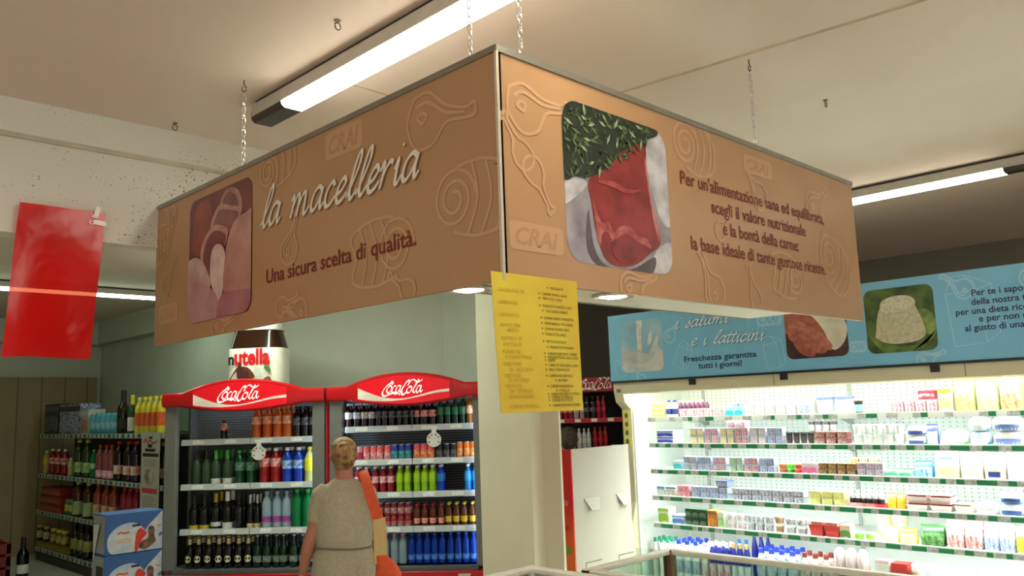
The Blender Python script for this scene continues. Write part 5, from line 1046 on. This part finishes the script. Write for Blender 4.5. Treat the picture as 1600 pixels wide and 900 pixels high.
# blue detergent cartons stacked on the floor
bxm = K((52, 96, 158), .4, var=.15); bxl = K((158, 160, 164), .5)
for k in range(4):
    z = .006+.277*(3-k)-.0
    t = thing('detergent_carton', 'blue and white carton with woman pictured, %s of its stack' % ('topmost', 'second from top', 'third from top', 'lowest')[k], 'carton', (2.15, 6.2, z), 0, 'stacked blue and white cartons')
    obj('carton_body', MB().box(0, .395, 0, .24, 0, .274), bxm, t, smooth=False, bevel=.003)
    obj('side_print', MB().box(-.0015, 0, .01, .23, .01, .264), bxl, t, smooth=False)
    fm = lambda mb: mb.map(lambda v: Vector((v.x, -.001-v.z, v.y)))
    F_ = lambda nm, pts, c, z, c2=None: obj(nm, fm(MB().prism(clip(bez(pts, 6, True), .004, .004, .391, .270), z-.0004, z)), K(c, .45, rgb2=c2, scale=14) if c2 else K(c, .45), t, smooth=False)
    F_('printed_glow', [(.03, .02), (.02, .12), (.09, .19), (.20, .20), (.28, .12), (.26, .0), (.12, -.01)], (170, 186, 206), .0006, (206, 208, 206))
    F_('printed_glow', [(.24, .0), (.25, .11), (.33, .21), (.42, .26), (.42, .0)], (196, 196, 200), .0012, (160, 170, 190))
    F_('printed_dress', [(.20, .01), (.21, .13), (.24, .16), (.28, .12), (.25, .08), (.22, .01)], (206, 52, 40), .0018)
    F_('printed_person', [(.23, .03), (.25, .07), (.29, .09), (.29, .15), (.31, .17), (.335, .15), (.335, .10), (.345, .06), (.31, .03), (.27, .01)], (52, 38, 40), .0024, (150, 100, 80))
    F_('printed_dot', [(.35, .165), (.365, .17), (.385, .165), (.37, .155)], (196, 130, 60), .0018); F_('printed_dot', [(.365, .10), (.385, .12), (.39, .10), (.375, .09)], (90, 96, 90), .0018)
    obj('lettering', fm(join(MB().box(.18, .235, .175, .19, .002, .0024))), K((34, 34, 50), .5), t, smooth=False)
    obj('lettering', fm(join(MB().ribbon(bez([(.08, .135), (.10, .145), (.13, .138), (.16, .142)], 5), .012, .0022))), K((206, 96, 76), .5), t, smooth=False)
    obj('lettering', fm(join(MB().box(.07, .17, .075, .10, .002, .0024))), K((206, 190, 150), .5, rgb2=(190, 150, 170), scale=30), t, smooth=False)
    if k == 1: obj('dark_print', MB().box(-.003, -.0015, .02, .15, .01, .20), K((30, 34, 48), .5), t, smooth=False)
t = thing('price_card', 'white folded price card stuck on the side of the blue cartons', 'card', (2.148, 6.41, .93))
obj('card', MB().add([(-.006, 0, .10), (-.02, -.15, .12), (-.006, -.02, -.12), (-.004, 0, .10), (-.018, -.15, .12), (-.004, -.02, -.12)], [(0, 1, 2), (5, 4, 3), (0, 3, 4, 1), (1, 4, 5, 2), (2, 5, 3, 0)]), WHITE, t, smooth=False)
# floor goods by the panelled partition
t = thing('bottle_crate', 'dark red plastic bottle crate low at the left edge', 'crate', (2.18, 11.0, 0), 0)
m = MB(); m.box(0, .62, 0, .4, 0, .03)
for z0 in (.03, .17, .31):
    for q in ((0, .62, 0, .02), (0, .62, .38, .40), (0, .02, 0, .4), (.60, .62, 0, .4)): m.box(*q, z0, z0+.11)
for q in ((0, .05, 0, .05), (.57, .62, 0, .05), (0, .05, .35, .4), (.57, .62, .35, .4)): m.box(*q, 0, .44)
obj('crate_body', m, K((120, 24, 22), .5), t, smooth=False, bevel=.004)
o = make('wine', black_gl, capk, L_white, 'bottle', 'wine_bottle', (.03, .08)); o.scale = (2.2, 2.2, 2.0); place(o, (2.95, 11.1, .001)); o['label'] = 'dark wine bottle with white label standing by the red crate'

# ================================================================== CARDBOARD DISPLAY, COLA RACK, CHEST FREEZERS
cardm = K((186, 179, 162), .6, var=.04, scale=3)
t = thing('cardboard_display', 'tall plain white cardboard display with red and orange printed side', 'display', (4.765, 4.2, 0))
obj('back_panel', MB().box(0, .695, 0, .012, 0, 1.425), cardm, t, smooth=False, bevel=.003)
sr = bpy.data.materials.new('red_to_orange'); sr.use_nodes = True; nt = sr.node_tree; tc = nt.nodes.new('ShaderNodeTexCoord'); sp = nt.nodes.new('ShaderNodeSeparateXYZ'); rp = nt.nodes.new('ShaderNodeValToRGB'); mp = nt.nodes.new('ShaderNodeMath'); mp.operation = 'MULTIPLY_ADD'; mp.inputs[1].default_value = 1.25; mp.inputs[2].default_value = -.78
nt.links.new(tc.outputs['Object'], sp.inputs[0]); nt.links.new(sp.outputs['Z'], mp.inputs[0]); nt.links.new(mp.outputs[0], rp.inputs[0]); nt.links.new(rp.outputs[0], nt.nodes['Principled BSDF'].inputs['Base Color'])
rp.color_ramp.elements[0].color = (*lin((216, 96, 30)), 1); rp.color_ramp.elements[1].color = (*lin((206, 20, 32)), 1); rp.color_ramp.elements[1].position = .5
obj('printed_side', MB().box(-.012, 0, 0, .17, 0, 1.42), sr, t, smooth=False)
obj('side_panel', MB().box(.69, .70, .012, .17, 0, 1.42), cardm, t, smooth=False)
for z in (.25, .62, 1.0): obj('shelf', MB().box(0, .69, .012, .17, z, z+.01), cardm, t, smooth=False)
slot = K((92, 82, 66), .7)
for x, z, hang in ((.12, 1.05, 1), (.505, 1.05, 1), (.105, .575, 0), (.50, .575, 0)):
    if hang:
        obj('slot', MB().box(x, x+.175, -.0015, 0, z-.012, z), slot, t, smooth=False)
        obj('folded_tab', MB().add([(x, -.002, z), (x+.175, -.002, z), (x+.14, -.035, z-.085), (x+.05, -.03, z-.085), (x, -.004, z), (x+.175, -.004, z), (x+.14, -.037, z-.085), (x+.05, -.032, z-.085)], [(0, 1, 2, 3), (7, 6, 5, 4), (0, 4, 5, 1), (1, 5, 6, 2), (2, 6, 7, 3), (3, 7, 4, 0)]), cardm, t, smooth=False)
    else:
        obj('slot', MB().box(x, x+.19, -.0015, 0, z+.008, z+.014).box(x, x+.006, -.0015, 0, z-.03, z+.008), slot, t, smooth=False)
for y, z, rr, c in ((.08, 1.03, .03, (226, 120, 110)), (.09, .85, .035, (190, 30, 36)), (.08, .69, .04, (110, 140, 50))):
    obj('printed_fruit', MB().add([(-.0135, y+rr*1.4*math.cos(a), z+rr*math.sin(a)*.8) for a in [2*PI*j/14 for j in range(14)]], [tuple(range(13, -1, -1))]), K(c, .5), t, smooth=False)
# cola rack in the corner
RA = math.radians(-49.5); t = thing('display_rack', 'red-headed soft drink rack standing behind the white cardboard display', 'rack', (6.05, 6.02, 0), RA)
rackg = K((60, 54, 48), .6)
obj('back_panel', MB().box(0, 1.06, .38, .40, 0, 2.0), rackg, t, smooth=False)
for x in (0, 1.04): obj('post', MB().box(x, x+.02, 0, .38, 0, 2.0), rackg, t, smooth=False)
hd = obj('header', MB().box(-.01, 1.07, -.02, .38, 1.875, 2.02), K((176, 14, 40), .35), t, smooth=False, bevel=.006)
lg = cola_mb(.60, 1.905, .36, .002); lg.map(lambda v: Vector((v.x, -.022-v.z, v.y))); obj('script_logo', lg, WHITE, hd, smooth=False)
for z in (1.60, 1.30, .95, .55, .15):
    s_ = obj('shelf', MB().box(.02, 1.04, .0, .38, z-.02, z), rackg, t, smooth=False); obj('price_rail', MB().box(.02, 1.04, -.012, 0, z-.028, z+.018), K((190, 30, 60), .4), s_, smooth=False)
    for q in range(6): obj('price_card', MB().box(.07+.165*q, .13+.165*q, -.015, -.012, z-.020, z+.012), WHITE, s_, smooth=False)
rd = Vector((math.cos(RA), math.sin(RA), 0)); rn = Vector((-rd.y, rd.x, 0)); RO = Vector((6.05, 6.02, 0))
def rk(z, items, zone, zmax): row(RO+rn*.07+Vector((0, 0, z+.0008)), rd, items, rn, zone, RA, 'drinks on the corner rack', 0, zmax)
rk(1.60, [B(x, 'big', redd, capr, L_red, 'red drink bottle', (1.2, 1.1)) for x in (876, 884, 892)] + [B(x, 'big', K((170, 150, 150), .2), capw, L_pink, 'pale pink drink bottle', (1.2, 1.05)) for x in (901, 910)] + [B(x, 'big', cola, capk, L_blk, 'dark cola bottle', (1.25, 1.16), nb=0) for x in (918, 927)] + [B(x, 'big', K((150, 14, 30), .2), capr, K((190, 20, 40), .4), 'bright red drink bottle', (1.25, 1.14)) for x in (936, 944)], 'top shelf, corner rack', 1.84)
rk(1.30, [B(x, 'big', K((206, 206, 206), .2), capw, L_white, 'clear and white bottle', (.9, .95)) for x in (906, 914, 921)] + [B(x, 'big', redd, capr, K((180, 16, 34), .4), 'dark red drink bottle', (1.1, 1.0)) for x in (931, 939, 947)], 'second shelf, corner rack', 1.55)
# glass-sided chest freezers
gl = GLASS((214, 226, 220))
def chest(label, x0, x1, y0, y1, z, wd, white):
    t = thing('chest_freezer', label, 'freezer', (x0, y0, 0), 0, 'glass-sided chest freezers')
    X, Y = x1-x0, y1-y0; rm = K((222, 214, 196), .35) if not white else K((232, 226, 212), .35)
    obj('cabinet', MB().box(.0, X, 0, Y, .05, .58), K((206, 200, 186), .4), t, bevel=.01)
    obj('inner_well', MB().box(.08, X-.08, .08, Y-.08, .581, .584), K((230, 234, 234), .4), t)
    for nm, q in (('rail', (0, X, Y-wd, Y)), ('rail', (X-wd, X, 0, Y-wd)), ('rail', (0, wd, 0, Y-wd))): obj(nm, MB().box(*q, z-.03, z), rm, t, bevel=.008)
    for q in ((.03, X-.03, Y-wd*.6, Y-wd*.6+.006), (X-wd*.6, X-wd*.6+.006, .03, Y-wd), (wd*.4, wd*.4+.006, .03, Y-wd)): obj('glass_side', MB().box(*q, .58, z-.03), gl, t, smooth=False)
    pm = K((132, 92, 70), .35, .1, rgb2=(110, 74, 58), scale=6) if not white else rm
    pw = .055
    for q in ((X-pw, X, Y-pw, Y), (0, pw, Y-pw, Y)): obj('corner_post', MB().box(*q, .58, z-.002), pm, t, bevel=.006)
    return t
chest('chest freezer with cream rail and brown corner post before the dairy case', 3.30, 4.06, -.2, 2.88, .93, .05, False)
chest('chest freezer with white rails at the bottom edge before the pillar', 2.30, 3.24, -.2, 3.17, .93, .055, True)

# ================================================================== PEOPLE
def loft(mb, rings, n=16, ex=1.0):
    rs = []
    for (x, y, z, rx, ry) in rings:
        rs.append([(x+rx*(math.copysign(abs(math.cos(2*PI*j/n))**ex, math.cos(2*PI*j/n))), y+ry*math.sin(2*PI*j/n), z) for j in range(n)])
    return mb.rings(rs)
def remesh(o, v, sm=6):
    m = o.modifiers.new('remesh', 'REMESH'); m.mode = 'VOXEL'; m.voxel_size = v; m.use_smooth_shade = True
    s_ = o.modifiers.new('smooth', 'SMOOTH'); s_.factor = .5; s_.iterations = sm
skinm = K((186, 124, 98), .55, var=.1, scale=6); 
def hand(mb, p, dirv, side):
    """palm, four fingers and a thumb hanging from the wrist p"""
    p = Vector(p); d = Vector(dirv).normalized(); fw = Vector((0, 1, 0)); th = Vector((side, 0, 0))
    mb.tube([p, p+d*.03, p+d*.085], [.022, .032, .030], 10, .55)
    for k, ln in enumerate((.066, .076, .072, .056)):
        b = p+d*.08+fw*(.027-.018*k); mb.tube([b, b+d*ln*.45+th*-.004, b+d*ln*.8+th*-.014, b+d*ln+th*-.024], [.0095, .009, .0085, .007], 7)
    b = p+d*.025+fw*.028; mb.tube([b, b+d*.03+fw*.022, b+d*.06+fw*.030], [.012, .010, .008], 7)
# woman seen from behind; local x to her right, y ahead of her, z up
WA = math.radians(-33.4); WP = Vector((3.135, 4.76, 0))
wm = thing('person', 'woman in grey-beige dress seen from behind, facing the coolers, hair pinned up', 'person', WP, WA)
bm_ = MB()
loft(bm_, [(0, .02, .80, .15, .11), (0, .02, .95, .17, .12), (.0, 0, 1.12, .165, .115), (0, 0, 1.24, .16, .10), (0, 0, 1.30, .10, .075), (0, .01, 1.335, .062, .062), (0, .018, 1.40, .056, .058)])
loft(bm_, [(0, .03, 1.36, .05, .05), (0, .05, 1.38, .056, .075), (0, .04, 1.42, .070, .090), (0, .03, 1.475, .077, .097), (0, .025, 1.53, .073, .092), (0, .02, 1.565, .05, .062), (0, .02, 1.58, .015, .02)])
bm_.tube([(0, .115, 1.475), (0, .142, 1.445), (0, .118, 1.432)], [.012, .016, .012], 8)          # nose
for s_ in (-1, 1): bm_.tube([(s_*.074, .025, 1.49), (s_*.086, .015, 1.475), (s_*.078, .025, 1.44)], [.012, .016, .008], 8)   # ears
bm_.tube([(-.11, 0, 1.265), (-.148, -.005, 1.21), (-.170, -.01, 1.08), (-.205, 0, .96), (-.238, .02, .86), (-.262, .045, .755)], [.052, .058, .054, .050, .042, .029], 12)
hand(bm_, (-.264, .048, .765), (-.08, .12, -1), 1)
bm_.tube([(.12, 0, 1.265), (.162, .01, 1.21), (.185, .03, 1.08), (.20, .06, .97), (.20, .16, .93), (.15, .26, .92)], [.055, .058, .050, .043, .036, .026], 12)
bm_2 = MB(); hand(bm_2, (0, 0, 0), (0, 0, -1), 1); bm_2.map(lambda v: Vector((.15-v.x*.7-v.y*.1, .26-v.z, .92+v.y*.8))); bm_.add(bm_2.v, bm_2.f)
for s_ in (-1, 1):
    bm_.tube([(s_*.085, .02, .84), (s_*.088, .03, .65), (s_*.085, .03, .46), (s_*.085, .01, .30), (s_*.085, 0, .10), (s_*.085, .0, .05)], [.088, .080, .056, .054, .036, .036], 12)
    bm_.tube([(s_*.085, -.05, .035), (s_*.087, .02, .035), (s_*.092, .10, .028), (s_*.095, .16, .022)], [.032, .038, .036, .022], 10)
b_ = obj('body', bm_, skinm, wm); remesh(b_, .008, 4)
dressm = K((182, 172, 150), .9, rgb2=(170, 160, 138), scale=60, bump=.08)
dm = MB()
loft(dm, [(-.005, .0, .40, .215, .16), (-.005, .0, .62, .205, .165), (-.005, .005, .76, .205, .165), (-.005, 0, .86, .190, .148), (0, -.005, .905, .178, .135), (0, -.008, 1.0, .186, .138), (0, -.010, 1.12, .185, .135), (0, -.008, 1.21, .180, .118), (0, -.003, 1.275, .140, .085), (0, .0, 1.315, .088, .068), (0, .006, 1.330, .070, .062)], 22, .9)
for s_ in (-1, 1): dm.tube([(s_*.10, 0, 1.262), (s_*.145, -.003, 1.225), (s_*.162, -.006, 1.15), (s_*.175, -.006, 1.06)], [.064, .070, .066, .063], 14)
d_ = obj('dress', dm, dressm, wm); remesh(d_, .011, 4)
seam = MB(); seam.tube([(.187*math.cos(a)-.002, .146*math.sin(a)-.004, .90+.006*math.sin(2*a)) for a in [2*PI*j/40 for j in range(41)]], .006, 6); obj('waist_seam', seam, K((128, 118, 98), .9), wm)
hairm = K((186, 144, 88), .6, rgb2=(104, 74, 44), scale=30, bump=.5)
hm_ = MB(); loft(hm_, [(0, -.035, 1.385, .03, .02), (0, -.03, 1.41, .060, .052), (0, -.015, 1.45, .080, .088), (0, 0, 1.50, .086, .098), (0, .005, 1.55, .079, .092), (0, .01, 1.58, .055, .068), (0, .01, 1.598, .018, .022)], 18)
loft(hm_, [(-.005, -.10, 1.435, .02, .02), (-.005, -.105, 1.455, .046, .034), (-.005, -.11, 1.49, .056, .042), (-.003, -.10, 1.53, .048, .040), (0, -.085, 1.56, .02, .02)], 14)
for k in range(16):
    a = random.uniform(-1, 1); hm_.tube([(a*.055, -.10+.02*abs(a), 1.42+.02*random.random()), (a*.05, -.145+.02*abs(a), 1.48), (a*.02, -.115, 1.56)], [.006, .010, .006], 6)
h_ = obj('hair', hm_, hairm, wm); remesh(h_, .006, 2)
M_W = Matrix.Translation(WP) @ Matrix.Rotation(WA, 4, 'Z')
bag = thing('shoulder_bag', 'orange and beige cloth shoulder bag hanging on the woman in grey', 'bag', WP, WA)
orm = K((226, 84, 40), .7, var=.12, scale=30); bei = K((206, 178, 122), .7, var=.08, scale=30)
def strip(path, w0, w1, th=.006):
    rs = []
    for i, (x, y, z) in enumerate(path):
        w_ = w0+(w1-w0)*i/(len(path)-1); rs.append([(x-w_/2, y-th, z), (x+w_/2, y-th, z+.012), (x+w_/2, y+th, z+.012), (x-w_/2, y+th, z)])
    return MB().rings(rs)
obj('strap', strip([(.118, .10, 1.27), (.120, .07, 1.335), (.124, -.01, 1.368), (.137, -.095, 1.325), (.162, -.145, 1.23), (.190, -.170, 1.14), (.215, -.182, 1.06)], .052, .072), orm, bag)
obj('strap_patch', strip([(.217, -.183, 1.075), (.222, -.192, .98), (.224, -.198, .90), (.224, -.200, .80)], .078, .088, .009), bei, bag, bevel=.004)
pb = MB(); loft(pb, [(.245, -.21, .60, .01, .015), (.240, -.213, .63, .055, .03), (.255, -.215, .68, .085, .042), (.272, -.215, .74, .085, .045), (.262, -.21, .80, .062, .036), (.240, -.205, .84, .044, .02), (.225, -.20, .86, .04, .012)], 18, .8)
p_ = obj('pouch', pb, orm, bag); remesh(p_, .008, 4)
# dark-haired person behind the cardboard display
MP = Vector((5.56, 4.93, 0)); MA = math.radians(-48)
mn = thing('person', 'dark-haired person half hidden behind the white cardboard display', 'person', MP, MA)
b2 = MB()
loft(b2, [(0, 0, .80, .15, .11), (0, 0, .95, .155, .11), (0, 0, 1.12, .17, .115), (0, 0, 1.22, .16, .10), (0, 0, 1.275, .08, .07), (0, .01, 1.31, .056, .056), (0, .018, 1.37, .054, .056)])
loft(b2, [(0, .03, 1.335, .05, .05), (0, .05, 1.355, .056, .075), (0, .04, 1.40, .070, .090), (0, .03, 1.45, .077, .097), (0, .025, 1.505, .073, .092), (0, .02, 1.535, .05, .062), (0, .02, 1.55, .015, .02)])
b2.tube([(0, .115, 1.45), (0, .142, 1.42), (0, .118, 1.405)], [.012, .016, .012], 8)
for s_ in (-1, 1):
    b2.tube([(s_*.074, .025, 1.465), (s_*.086, .015, 1.45), (s_*.078, .025, 1.415)], [.012, .016, .008], 8)
    b2.tube([(s_*.15, 0, 1.23), (s_*.205, -.005, 1.18), (s_*.222, -.01, 1.04), (s_*.228, .01, .94), (s_*.232, .04, .84), (s_*.236, .06, .74)], [.055, .056, .048, .042, .036, .026], 12); hand(b2, (s_*.236, .06, .745), (0, .1, -1), -s_)
    b2.tube([(s_*.085, 0, .84), (s_*.088, .01, .65), (s_*.085, .01, .46), (s_*.085, 0, .30), (s_*.085, 0, .10), (s_*.085, 0, .05)], [.085, .076, .056, .052, .036, .036], 12)
    b2.tube([(s_*.085, -.05, .035), (s_*.087, .02, .035), (s_*.092, .10, .028), (s_*.095, .16, .022)], [.032, .038, .036, .022], 10)
o = obj('body', b2, K((170, 112, 88), .55), mn); remesh(o, .009, 4)
s2 = MB(); loft(s2, [(0, 0, .82, .178, .132), (0, 0, .95, .18, .13), (0, 0, 1.12, .19, .132), (0, 0, 1.20, .185, .115), (0, 0, 1.265, .10, .08), (0, .01, 1.30, .07, .066)], 18)
for s_ in (-1, 1): s2.tube([(s_*.14, 0, 1.225), (s_*.20, 0, 1.18), (s_*.22, -.005, 1.05), (s_*.228, .005, .98)], [.06, .066, .062, .058], 12)
o = obj('shirt', s2, K((52, 54, 62), .9), mn); remesh(o, .011, 4)
t2 = MB()
for s_ in (-1, 1): t2.tube([(s_*.08, 0, .86), (s_*.088, .01, .65), (s_*.086, .01, .46), (s_*.086, 0, .30), (s_*.086, 0, .09)], [.10, .09, .072, .066, .06], 12)
o = obj('trousers', t2, K((40, 44, 58), .9), mn); remesh(o, .011, 3)
hm_ = MB(); loft(hm_, [(0, -.04, 1.375, .035, .025), (0, -.03, 1.40, .064, .060), (0, -.012, 1.43, .080, .092), (0, 0, 1.48, .084, .098), (0, .004, 1.53, .076, .09), (0, .01, 1.555, .05, .062), (0, .01, 1.566, .015, .02)], 16)
o = obj('hair', hm_, K((46, 36, 28), .7, rgb2=(74, 60, 44), scale=40, bump=.3), mn); remesh(o, .007, 2)
